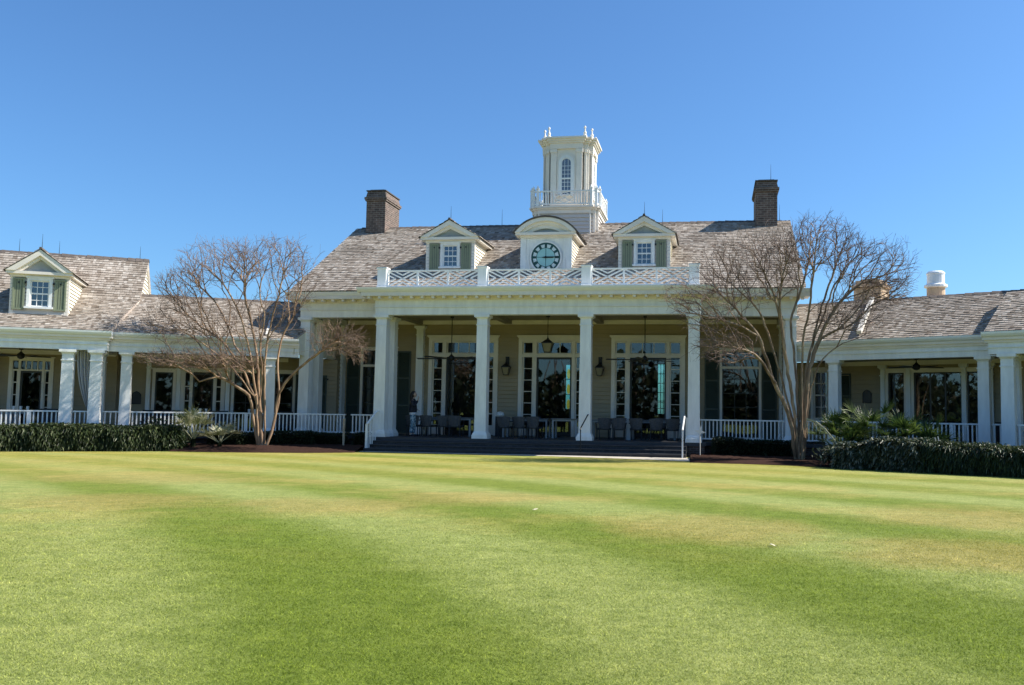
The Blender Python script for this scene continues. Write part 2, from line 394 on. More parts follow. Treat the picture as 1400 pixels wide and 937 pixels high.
# stained glass hung in the rear window
m, nt, b = nodes('stained_glass'); nt.nodes.remove(b)
tc = nt.nodes.new('ShaderNodeTexCoord'); sx_ = nt.nodes.new('ShaderNodeSeparateXYZ'); nt.links.new(tc.outputs['Object'], sx_.inputs[0])
def mth(op, a, b=None):
    n = nt.nodes.new('ShaderNodeMath'); n.operation = op
    for i, x in enumerate((a, b)):
        if x is None: continue
        if hasattr(x, 'type'): nt.links.new(x, n.inputs[i])
        else: n.inputs[i].default_value = x
    return n.outputs[0]
zf = mth('PINGPONG', mth('SUBTRACT', sx_.outputs[2], 1.52), .37); uf = mth('SUBTRACT', sx_.outputs[0], -.43)
d = mth('SQRT', mth('ADD', mth('POWER', mth('MULTIPLY', uf, 2.9), 2.), mth('POWER', mth('SUBTRACT', zf, .37), 2.)))
cr = ramp(nt, d, [(.0, (.95, .78, .3)), (.22, (.95, .78, .3)), (.25, (.85, .93, .9)), (.30, (.5, .9, .92)), (.5, (.7, .96, .93))])
tr = nt.nodes.new('ShaderNodeBsdfTransparent'); nt.links.new(cr, tr.inputs[0])
nt.links.new(tr.outputs[0], nt.nodes['Material Output'].inputs[0]); STAIN = m
f = window(cl, -.60, -.27, 1.62, 3.85, 10.7, 1, 3, fm=DARKM, gm=STAIN, name='stained_window', mw=.03)
m, nt, b = nodes('aqua_glass'); nt.nodes.remove(b)
tr = nt.nodes.new('ShaderNodeBsdfTransparent'); tr.inputs[0].default_value = (.72, .97, .92, 1); nt.links.new(tr.outputs[0], nt.nodes['Material Output'].inputs[0]); AQUA = m
for a in rw[1:]: window(cl, *a, 10.7, 3, 6, fm=DARKM, gm=AQUA, name='rear_window', bars=[1.75, 2.02, 2.10, 2.5, 2.95, 3.4], mw=.03)
# --- three glazed door groups
def doorgroup(c):
    mb = MB(); v = WV; z1 = 4.42; zt = 3.84
    mb.box(c-1.5, c-1.34, v-.06, v+.1, FL, z1+.001, TRIM); mb.box(c+1.34, c+1.5, v-.06, v+.1, FL, z1+.001, TRIM)
    mb.box(c-1.5, c+1.5, v-.064, v+.1, z1, 4.62, TRIM); mb.box(c-1.57, c+1.57, v-.13, v, 4.62, 4.68, TRIM); mb.box(c-1.53, c+1.53, v-.10, v-.001, 4.58, 4.619, TRIM)
    for s in (-1, 1): mb.box(*sorted((c+s*.74, c+s*.88)), v-.045, v+.09, FL, z1, TRIM)
    mb.box(c-1.34, c+1.34, v-.05, v+.085, zt-.07, zt+.07, TRIM)
    for s in (-1, 1):                                    # side lights and their bars
        a, b = sorted((c+s*.885, c+s*1.335))
        mb.box(a, a+.05, v+.01, v+.07, FL+.02, zt-.07, TRIM); mb.box(b-.05, b, v+.01, v+.07, FL+.02, zt-.07, TRIM); mb.box(a+.05, b-.05, v+.012, v+.068, FL+.02, FL+.42, TRIM)
        for i in range(1, 6): z = FL+.42+(zt-.07-FL-.42)*i/6; mb.box(a+.05, b-.05, v+.02, v+.06, z-.014, z+.014, TRIM)
        mb.box(a, b, v+.012, v+.068, zt+.071, zt+.11, TRIM); mb.box(a, b, v+.012, v+.068, z1-.05, z1-.001, TRIM); mb.box(a, a+.045, v+.013, v+.067, zt+.11, z1-.05, TRIM); mb.box(b-.045, b, v+.013, v+.067, zt+.11, z1-.05, TRIM)
    mb.box(c-.735, c+.735, v+.012, v+.068, zt+.071, zt+.11, TRIM); mb.box(c-.735, c+.735, v+.012, v+.068, z1-.05, z1-.001, TRIM)
    for i in (0, 1/3, 2/3, 1): x = c-.70+1.40*i; mb.box(x-.016, x+.016, v+.02, v+.06, zt+.11, z1-.05, TRIM)
    f = mb.build('door_group', cl)
    d = MB()
    for a, b in ((c-.735, c+.735),):
        d.box(a, a+.07, v+.02, v+.06, FL+.02, zt-.075, DARKM); d.box(b-.07, b, v+.02, v+.06, FL+.02, zt-.075, DARKM); d.box(a+.07, b-.07, v+.021, v+.059, FL+.02, FL+.2, DARKM); d.box(a+.07, b-.07, v+.021, v+.059, zt-.16, zt-.075, DARKM)
    d.build('glazed_door', f)
    g = MB(); g.box(c-1.33, c-.89, v+.04, v+.046, FL+.4, zt-.08, GLASS); g.box(c+.89, c+1.33, v+.04, v+.046, FL+.4, zt-.08, GLASS); g.box(c-.73, c+.73, v+.04, v+.046, FL+.1, zt-.08, GLASS); g.box(c-1.33, c+1.33, v+.04, v+.046, zt+.08, z1-.02, GLASS)
    g.build('pane', f)
for c in (-3.88, 0, 3.88): doorgroup(c)
for c in (-7.58, 7.58):
    window(cl, c-.72, c+.72, FL+.1, 4.03, WV, 3, 5, case=.1, sash=3.38, bars=[1.15, 1.8, 2.35, 2.9, 3.38], sashm=DARKM, name='french_window')
    mb = MB(); mb.box(c-.72, c+.72, WV-.03, WV+.06, 3.33, 3.43, TRIM); mb.build('transom_bar', cl)
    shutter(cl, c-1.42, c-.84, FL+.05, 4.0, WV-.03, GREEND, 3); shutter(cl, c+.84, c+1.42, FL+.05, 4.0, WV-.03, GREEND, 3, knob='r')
# --- main roof
EV, EZ, RV, RZ = .16, 6.035, 6.6, 9.83; SL = (RZ-EZ)/(RV-EV)
mb = MB()
mb.prismu([(EV+.02, EZ-.03), (RV, RZ-.03), (2*RV-EV-.02, EZ-.03), (2*RV-EV-.02, EZ-.13), (RV, RZ-.16), (EV+.02, EZ-.13)], -9.72, 9.72, TILEU)
shingles(mb, (EV, EZ), (RV, RZ), lambda t: -9.75, lambda t: 9.75)
rf = mb.build('roof', cl)
mb = MB(); ridgecap(mb, -9.5, 9.0, RV, RZ, SL); mb.build('ridge_cap', rf)
for s in (-1, 1): MB().prismu([(EV-.02, EZ-.20), (EV-.02, EZ-.035), (RV, RZ-.035), (2*RV-EV, EZ-.035), (2*RV-EV, EZ-.20), (RV, RZ-.22)], *sorted((s*9.45, s*9.70)), TRIM).build('bargeboard', rf)
for u, h in ((-2.9, .75), (4.3, .6), (9.3, .7)): mb = MB(); rod(mb, u, RV, RZ, h); mb.build('lightning_rod', rf)
# --- chimneys
for uc in (-8.62, 8.72):
    mb = MB(); v0, v1 = 5.95, 7.75; a = .45
    mb.box(uc-a, uc+a, v0, v1, 8.9, 10.95, BRICKC); mb.box(uc-a-.05, uc+a+.05, v0-.05, v1+.05, 10.95, 11.02, BRICKC); mb.box(uc-a-.08, uc+a+.08, v0-.08, v1+.08, 11.02, 11.12, BRICKC)
    mb.frus(uc, (v0+v1)/2, 11.12, 11.40, a+.03, a-.03, BRICKC, (v1-v0)/2+.03, (v1-v0)/2-.03); mb.box(uc-a-.02, uc+a+.02, v0-.02, v1+.02, 11.40, 11.45, TILEU)
    mb.box(uc-a+.12, uc+a-.12, v0+.12, v1-.12, 11.451, 11.50, BLACK)
    ch = mb.build('chimney', cl); 
    if uc > 0: k = MB(); rod(k, uc+.2, v0+.3, 11.5, .7); k.build('lightning_rod', ch)
# --- dormers
def dormer(parent, uc, v0, zb, ze, zp, hw, slope, zroof, sh=GREENL, wall=SIDEG, name='dormer', over=.24, front=TRIM):
    """gabled dormer: front plane v0, base zb, eave ze, peak zp; zroof(v) = main roof height"""
    vb = v0
    while zroof(vb) < zp+.1 and vb < v0+6: vb += .05
    mb = MB()
    siding(mb, (uc, v0), (1, 0), (0, -1), lambda z: (-hw, hw), zb, ze-.18, wall, [(-.40, .40, zb+.12, ze-.22)], lap=.13)
    for c in cells(-hw, hw, zb-.3, ze-.16, [(-.34, .34, zb+.27, ze-.28)]): mb.box(uc+c[0], uc+c[1], v0+.001, v0+.08, c[2], c[3], wall)
    for s in (-1, 1): siding(mb, (uc+s*hw, 0), (0, 1), (s, 0), lambda z: (v0+.02, vb), zb-.3, ze-.05, SIDEL, lap=.13); mb.box(*sorted((uc+s*(hw-.06), uc+s*(hw-.001))), v0+.08, vb-.8, zb-.3, ze-.02, SIDEL)
    for s in (-1, 1): mb.box(*sorted((uc+s*(hw-.10), uc+s*(hw+.03))), v0-.035, v0+.10, zb-.2, ze-.17, front)
    d = mb.build(name, parent)
    e = hw+over; rise = zp-ze; P = MB()
    P.box(uc-e+.02, uc+e-.02, v0-.22, v0+.06, ze-.10, ze, front); P.box(uc-hw-.05, uc+hw+.05, v0-.07, v0+.06, ze-.20, ze-.10, front)
    for s in (-1, 1): P.box(*sorted((uc+s*(hw+.02), uc+s*(e-.02))), v0+.06, vb-.4, ze-.12, ze-.02, front)
    k = e/rise; tw = .15
    P.prism([(uc-e, ze), (uc, zp), (uc+e, ze), (uc+e-tw*2.1, ze), (uc, zp-tw*1.35), (uc-e+tw*2.1, ze)], v0-.27, v0-.13, front)
    P.prism([(uc-e+tw*1.9, ze), (uc, zp-tw*1.2), (uc+e-tw*1.9, ze), (uc+e-tw*3.3, ze), (uc, zp-tw*2.2), (uc-e+tw*3.3, ze)], v0-.16, v0-.05, front)
    P.prism([(uc-e+tw*3, ze-.01), (uc, zp-tw*2), (uc+e-tw*3, ze-.01)], v0-.045, v0+.03, TYMP)
    P.build('pediment', d)
    r = MB()
    for s in (-1, 1):                                  # roof slopes run back into the main roof
        n = 6
        for i in range(n):
            a, b = i/n, (i+1)/n
            ua, ub = uc+s*(e+.05)*(1-a), uc+s*(e+.05)*(1-b-.02 if b < 1 else 0); za, zb_ = ze-.02+(rise+.06)*a+.02, ze-.02+(rise+.06)*b+.006
            v = v0-.30
            while v < vb+.15:
                w = random.choice((.12, .16, .2)); h = random.uniform(0, .012)
                q = [(ua, v+.004, za+h), (ua, v+w, za+h), (ub, v+w, zb_), (ub, v+.004, zb_), (ua, v+.004, za-.02), (ua, v+w, za-.02)]
                r.add(q, [(0, 1, 2, 3) if s > 0 else (3, 2, 1, 0), (4, 5, 1, 0), (0, 3, 4)], SHAKE); v += w
        r.add([(uc+s*(e+.04), v0-.28, ze-.04), (uc+s*(e+.04), vb, ze-.04), (uc, vb, zp), (uc, v0-.28, zp)], [(0, 1, 2, 3)], TILEU)
    r.tube([(uc, v0-.3, zp+.05), (uc, vb, zp+.05)], .05, CAP, 5); rod(r, uc, v0-.05, zp+.05, .55)
    r.build('dormer_roof', d)
    w = window(d, uc-.30, uc+.30, zb+.28, ze-.30, v0-.02, 3, 4, fm=WHITE, gm=GLASSR, case=.10, head=.08, mw=.02, sash=zb+.28+(ze-zb-.58)*.5, flat=True)
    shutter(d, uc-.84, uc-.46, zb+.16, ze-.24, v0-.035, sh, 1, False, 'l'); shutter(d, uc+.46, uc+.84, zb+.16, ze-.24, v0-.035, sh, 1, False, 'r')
    return d
zr = lambda v: EZ+SL*(v-EV)
for uc in (-3.84, 3.87): dormer(cl, uc, 1.9, 6.92, 8.37, 9.04, .97, SL, zr)
# --- clock dormer with a segmental top
v0 = 1.95; hw = 1.0; uc = .02; ze = 8.50; zp = 9.09; vb = 5.9
mb = MB()
mb.box(uc-hw, uc+hw, v0, v0+.08, 6.6, ze-.12, WHITE)
for s in (-1, 1):
    siding(mb, (uc+s*hw, 0), (0, 1), (s, 0), lambda z: (v0+.02, vb), 6.6, ze-.05, SIDEL, lap=.13); mb.box(*sorted((uc+s*(hw-.06), uc+s*(hw-.001))), v0+.08, vb-1.2, 6.6, ze-.03, SIDEL)
    mb.box(*sorted((uc+s*(hw-.20), uc+s*(hw+.02))), v0-.03, v0+.09, 6.6, ze-.125, WHITE)
    mb.box(*sorted((uc+s*(hw-.34), uc+s*(hw-.22))), v0-.012, v0+.02, 6.6, ze-.125, WHITE)
cd = mb.build('clock_dormer', cl)
e = hw+.22; H_ = zp-ze; RR = (e*e+H_*H_)/(2*H_); zc = zp-RR; a0 = math.asin(e/RR)
def arc(r, half, n=20, cz=zc): return [(uc+r*math.sin(-half+2*half*i/n), cz+r*math.cos(-half+2*half*i/n)) for i in range(n+1)]
def arcto(r, zmin): return arc(r, math.acos(min(1, (zmin-zc)/r)))
P = MB()
P.box(uc-e+.02, uc+e-.02, v0-.24, v0+.06, ze-.10, ze, TRIM); P.box(uc-hw-.05, uc+hw+.05, v0-.07, v0+.06, ze-.19, ze-.10, TRIM)
for s in (-1, 1): P.box(*sorted((uc+s*(hw+.02), uc+s*(e-.02))), v0+.06, vb-1.2, ze-.12, ze-.01, TRIM)
for r0, r1, va, vb_ in ((RR, RR-.15, v0-.28, v0-.12), (RR-.13, RR-.27, v0-.17, v0-.05), (RR-.25, RR-.42, v0-.11, v0-.03)):
    P.band(arcto(r0, ze), arcto(r1, ze), va, vb_, TRIM)
P.prism(arcto(RR-.40, ze-.005), v0-.028, v0+.03, TYMP)
P.build('pediment', cd)
r = MB(); A = arc(RR+.06, a0+.03, 16)
for i in range(16):
    (ua, za), (ub, zb) = A[i], A[i+1]; v = v0-.3
    while v < vb:
        w = random.choice((.12, .16, .2)); h = random.uniform(0, .015)
        r.add([(ua, v+.004, za+h), (ua, v+w, za+h), (ub, v+w, zb+h), (ub, v+.004, zb+h), (ua, v+.004, za-.07), (ub, v+.004, zb-.07)], [(0, 3, 2, 1), (4, 5, 3, 0)], SHAKE if v > v0 else CAP); v += w
r.band(arc(RR+.05, a0+.02), arc(RR+.001, a0+.02), v0-.29, vb, TILEU)
r.build('dormer_roof', cd)
# clock: teal ring with twelve pale windows, blue face, numerals as bars, hands at a quarter past/nine
cz = 7.54; R0 = .58
def disc(mb, r, va, vb_, m, n=40): mb.prism([(uc+r*math.sin(2*PI*i/n), cz+r*math.cos(2*PI*i/n)) for i in range(n)], va, vb_, m)
mb = MB(); disc(mb, R0, v0-.05, v0+.02, CLOCKT)
ring = lambda ra, rb, va, m: mb.band([(uc+ra*math.sin(2*PI*i/40), cz+ra*math.cos(2*PI*i/40)) for i in range(41)], [(uc+rb*math.sin(2*PI*i/40), cz+rb*math.cos(2*PI*i/40)) for i in range(41)], va, v0-.045, m)
ring(R0+.06, R0, v0-.07, WHITE); ring(R0, R0-.045, v0-.065, CLOCKT)
disc(mb, .36, v0-.054, v0-.05, CLOCKF)
for h in range(12):
    t = 2*PI*(h+.5)/12; hw_ = PI/12*.62
    pts = [(uc+r_*math.sin(t+q), cz+r_*math.cos(t+q)) for r_, q in ((.385, -hw_*.9), (.385, hw_*.9), (.515, hw_), (.515, -hw_))]
    mb.prism(pts, v0-.055, v0-.05, CLOCKN)
fc = mb.build('clock', cl)
mb = MB()
NUM = {12: 'XII', 1: 'I', 2: 'II', 3: 'III', 4: 'IIII', 5: 'V', 6: 'VI', 7: 'VII', 8: 'VIII', 9: 'IX', 10: 'X', 11: 'XI'}
for h, sx in NUM.items():                              # roman numerals along the ring
    t = 2*PI*(h % 12)/12; w = {'I': .030, 'V': .050, 'X': .050}; tot = sum(w[c] for c in sx); x = -tot/2
    rad = Vector((math.sin(t), 0, math.cos(t))); tan = Vector((math.cos(t), 0, -math.sin(t))); c0 = Vector((uc, v0-.056, cz))
    pt = lambda a, r_: c0+rad*r_+tan*a
    for c in sx:
        a, b = x+.007, x+w[c]-.007; x += w[c]
        for p, q in {'I': [((a+b)/2, (a+b)/2)], 'V': [((a+b)/2, a), ((a+b)/2, b)], 'X': [(a, b), (b, a)]}[c]:
            mb.bar(pt(p, .40), pt(q, .505), .013, .006, CLOCKT)
mb.bar((uc, v0-.053, cz-.355), (uc, v0-.053, cz+.355), .022, .006, CLOCKT); mb.bar((uc-.355, v0-.053, cz), (uc+.355, v0-.053, cz), .018, .007, CLOCKT)
mb.build('clock_numerals', fc)
mb = MB(); mb.bar((uc-.13, v0-.068, cz-.005), (uc+.50, v0-.068, cz+.005), .034, .01, BLACK); mb.build('clock_hand', fc)
mb = MB(); mb.bar((uc-.08, v0-.08, cz-.005), (uc+.30, v0-.08, cz-.004), .056, .01, BLACK); mb.tube([(uc, v0-.09, cz), (uc, v0-.05, cz)], .045, BLACK, 10); mb.build('clock_hand', fc)
# --- tower
tw = MB(); tu, tv = .12, 6.95
def cruci(mb, z0, z1, c, p, pr, m):                     # corner block + projecting panels on each face
    mb.box(tu-c, tu+c, tv-c, tv+c, z0, z1, m); mb.box(tu-p, tu+p, tv-c-pr, tv+c+pr, z0+.0015, z1-.0015, m); mb.box(tu-c-pr, tu+c+pr, tv-p, tv+p, z0+.003, z1-.003, m)
for f_, P_, d_, n_ in ((0, (tu, tv-1.42), (1, 0), (0, -1)), (1, (tu+1.42, tv), (0, 1), (1, 0)), (2, (tu-1.42, tv), (0, 1), (-1, 0))):
    siding(tw, P_, d_, n_, lambda z: (-1.11, 1.11), 8.9, 10.14, SIDEG, lap=.165)
for P_, d_, n_ in (((tu, tv-1.30), (1, 0), (0, -1)), ((tu+1.30, tv), (0, 1), (1, 0))):
    siding(tw, P_, d_, n_, lambda z: (-1.24, -1.13), 8.9, 10.14, SIDEG, lap=.165); siding(tw, P_, d_, n_, lambda z: (1.13, 1.24), 8.9, 10.14, SIDEG, lap=.165)
cruci(tw, 8.85, 10.15, 1.296, 1.116, .118, SIDEL)
for s in (-1, 1):                                       # corner boards
    tw.box(*sorted((tu+s*1.09, tu+s*1.15)), tv-1.455, tv-1.30, 8.9, 10.15, TRIM); tw.box(*sorted((tu+s*1.25, tu+s*1.335)), tv-1.335, tv-1.25, 8.9, 10.15, TRIM)
    tw.box(tu+1.30, tu+1.455, *sorted((tv+s*1.09, tv+s*1.15)), 8.9, 10.15, TRIM)
for z0, z1, g in ((10.10, 10.26, .05), (10.26, 10.33, .10), (10.33, 10.41, .16)): cruci(tw, z0, z1, 1.30+g, 1.12+g, .12, TRIM)
T = tw.build('tower', cl)
mb = MB(); z0, z1 = 10.41, 13.05
c, p, pr = .78, .54, .27
cruci(mb, z0, z1, c, p+.16, pr, TRIM)
def face(mb, ax):                                       # pilasters and mouldings of one side
    def B(a0, a1, o0, o1, za, zb, m):
        if ax == 0: mb.box(tu+a0, tu+a1, tv-o1, tv-o0, za, zb, m)
        elif ax == 1: mb.box(tu+o0, tu+o1, tv+a0, tv+a1, za, zb, m)
        elif ax == 2: mb.box(tu-o1, tu-o0, tv+a0, tv+a1, za, zb, m)
        else: mb.box(tu+a0, tu+a1, tv+o0, tv+o1, za, zb, m)
    for s in (-1, 1):
        for a0, a1, o in ((.44, .70, c+pr+.05), (.765, .965, c+.09)):
            a, b = sorted((s*a0, s*a1)); B(a, b, c, o, z0+.04, z1-.004, TRIM); B(a-.03, b+.03, c+.01, o+.03, z1-.16, z1-.006, TRIM); B(a-.025, b+.025, c+.011, o+.025, z0+.02, z0+.2, TRIM); B(a-.012, b+.012, c+.012, o+.012, z1-.25, z1-.22, TRIM)
for ax in range(4): face(mb, ax)
for za, zb, g in ((13.05, 13.30, .03), (13.30, 13.38, .09), (13.38, 13.47, .15), (13.47, 13.55, .21)): cruci(mb, za, zb, .91+g, .70+g, .20, TRIM)
mb.frus(tu, tv, 13.55, 13.72, 1.12, .3, METALW)
mb.build('belfry', T); S_ = T
def archwin(ax, nm):
    mb = MB(); o = c+pr; zb, zs, hw = 11.02, 12.42, .215
    def X(a, out, z): return (tu+a, tv-o-out, z) if ax == 0 else (tu+o+out, tv+a, z)
    def ringstrip(r0, r1, d0, d1, m, legs=True):
        n = 12; o_ = [(-r0, zb)]+[(-r0*math.cos(PI*i/n), zs+r0*math.sin(PI*i/n)) for i in range(n+1)]+[(r0, zb)]
        i_ = [(-r1, zb)]+[(-r1*math.cos(PI*i/n), zs+r1*math.sin(PI*i/n)) for i in range(n+1)]+[(r1, zb)]
        for k in range(len(o_)-1):
            q = [o_[k], o_[k+1], i_[k+1], i_[k]]; vs = [X(a, d1, z) for a, z in q]+[X(a, d0, z) for a, z in q]
            mb.add(vs, [(0, 1, 2, 3), (0, 4, 5, 1), (2, 6, 7, 3), (1, 5, 6, 2), (3, 7, 4, 0)], m)
    ringstrip(hw+.20, hw+.13, -.01, .03, TRIM); ringstrip(hw+.13, hw+.02, -.01, .055, WHITE); ringstrip(hw+.02, hw-.02, -.01, .04, WHITE)
    def bx(a0, a1, za, zb_, d):
        q = [(a0, za), (a1, za), (a1, zb_), (a0, zb_)]; vs = [X(a, d, z) for a, z in q]+[X(a, 0, z) for a, z in q]
        mb.add(vs, [(0, 1, 2, 3), (0, 4, 5, 1), (2, 6, 7, 3), (1, 5, 6, 2), (3, 7, 4, 0)], WHITE)
    bx(-hw, hw, 11.70, 11.76, .042); bx(-hw-.12, hw+.12, zb-.06, zb, .08)
    for a in (-.075, .075): bx(a-.009, a+.009, zb, zs+.16, .022)
    for i in range(1, 8):
        z = zb+(zs+.05-zb)*i/8; bx(-hw, hw, z-.009, z+.009, .02)
    mb.build('arched_window', S_)
    g = MB(); pts = [(-hw, zb)]+[(-hw*math.cos(PI*i/12), zs+hw*math.sin(PI*i/12)) for i in range(13)]+[(hw, zb)]
    g.add([X(a, .008, z) for a, z in pts], [tuple(range(len(pts)))], GLASSR); g.build('pane', S_)
archwin(0, 'f'); archwin(1, 'r')
fm_ = MB()
for sx in (-1, 1):
    for sy in (-1, 1):
        for a, b in ((.80, 1.02), (1.06, .62)):
            k = MB(); k.box(tu+sx*a-.1, tu+sx*a+.1, tv+sy*b-.1, tv+sy*b+.1, 13.54, 13.60, TRIM); finial(k, tu+sx*a, tv+sy*b, 13.6, .48, TRIM); k.build('finial', T)
# balcony railing of the tower
bm = MB(); zb, zt = 10.41, 11.06
def railseg(p, q, lattice=False):
    p, q = Vector((*p, 0)), Vector((*q, 0)); d = q-p; ln = d.length; nrm = Vector((d.y, -d.x, 0)).normalized()
    up = lambda z: Vector((0, 0, z))
    bm.bar(p+up(zt), q+up(zt), .06, .08, WHITE, nrm); bm.bar(p+up(zb+.09), q+up(zb+.09), .05, .06, WHITE, nrm)
    if lattice:
        a, b = .30, .70
        n = int(ln*a/.13)
        for s in range(1, n+1):
            for t in (s*a/(n+1), 1-s*a/(n+1)): bm.bar(p+d*t+up(zb+.1), p+d*t+up(zt), .04, .03, WHITE, nrm)
        for t in (a, b): bm.bar(p+d*t+up(zb+.1), p+d*t+up(zt), .05, .04, WHITE, nrm)
        m1, m2, z1_, z2_ = p+d*a, p+d*b, zb+.11, zt-.03; mm = (m1+m2)/2; zm = (z1_+z2_)/2
        for A_, B_ in ((m1+up(z1_), m2+up(z2_)), (m1+up(z2_), m2+up(z1_)), (m1+up(zm), mm+up(z2_)), (m1+up(zm), mm+up(z1_)), (m2+up(zm), mm+up(z2_)), (m2+up(zm), mm+up(z1_))): bm.bar(A_, B_, .035, .03, WHITE, nrm)
    else:
        n = max(1, int(ln/.14))
        for s in range(1, n): bm.bar(p+d*s/n+up(zb+.1), p+d*s/n+up(zt), .04, .03, WHITE, nrm)
def bpost(x, y):
    bm.box(x-.055, x+.055, y-.055, y+.055, zb, zt+.09, WHITE); bm.box(x-.075, x+.075, y-.075, y+.075, zt+.09, zt+.13, WHITE); bm.lathe((x, y, zt+.13), [(.02, 0), (.05, .05), (.03, .1), (.004, .15)], WHITE, 8)
co, po = 1.38, 1.17
loop = [(-po, -1.5), (po, -1.5), (co, -co), (1.5, -po), (1.5, po), (co, co), (po, 1.5), (-po, 1.5), (-co, co), (-1.5, po), (-1.5, -po), (-co, -co)]
loop = [(tu+a, tv+b) for a, b in loop]
for i in range(12): bpost(*loop[i]); railseg(loop[i], loop[(i+1) % 12], i in (0, 3, 6, 9))
bm.build('balcony_railing', T)
# ================================================================== ROOF BALUSTRADE (own thing)
rb = thing('roof_balustrade', 'white lattice balustrade with four square posts along the portico roof edge', 'balustrade', M, 0, -.15, 6.06)
ps = [-5.82, -1.94, 1.94, 5.83]
for u in ps: MB().box(u-.17, u+.17, -.17, .17, 0, .735, WHITE).box(u-.20, u+.20, -.2, .2, .735, .785, WHITE).box(u-.19, u+.19, -.19, .19, 0.001, .09, WHITE).build('post', rb)
k = .57
for a, b in zip(ps, ps[1:]):
    a += .17; b -= .17
    MB().box(a, b, -.04, .04, .64, .69, WHITE).build('top_rail', rb); MB().box(a, b, -.035, .035, .05, .095, WHITE).build('bottom_rail', rb)
    w = (b-a)/3
    for i in range(3):
        x0, x1 = a+i*w, a+(i+1)*w; mb = MB(); z0, z1 = .095, .64; xm, zm = (x0+x1)/2, (z0+z1)/2
        mb.box(x0, x0+.035, -.03, .03, z0, z1, WHITE); mb.box(x1-.035, x1, -.03, .03, z0, z1, WHITE)
        hx, hz = w/2-.03, (z1-z0)/2
        for sx in (-1, 1):
            for sz in (-1, 1):
                P = lambda x, z: (xm+sx*x*hx, 0, zm+sz*z*hz)
                mb.bar(P(0, 0), P(1, 1), .05, .04, WHITE)
                mb.bar(P(.5, 0), P(1, .5), .046, .036, WHITE)
                mb.bar(P(0, .5), P(.5, 1), .046, .036, WHITE)
        mb.build('lattice_panel', rb)
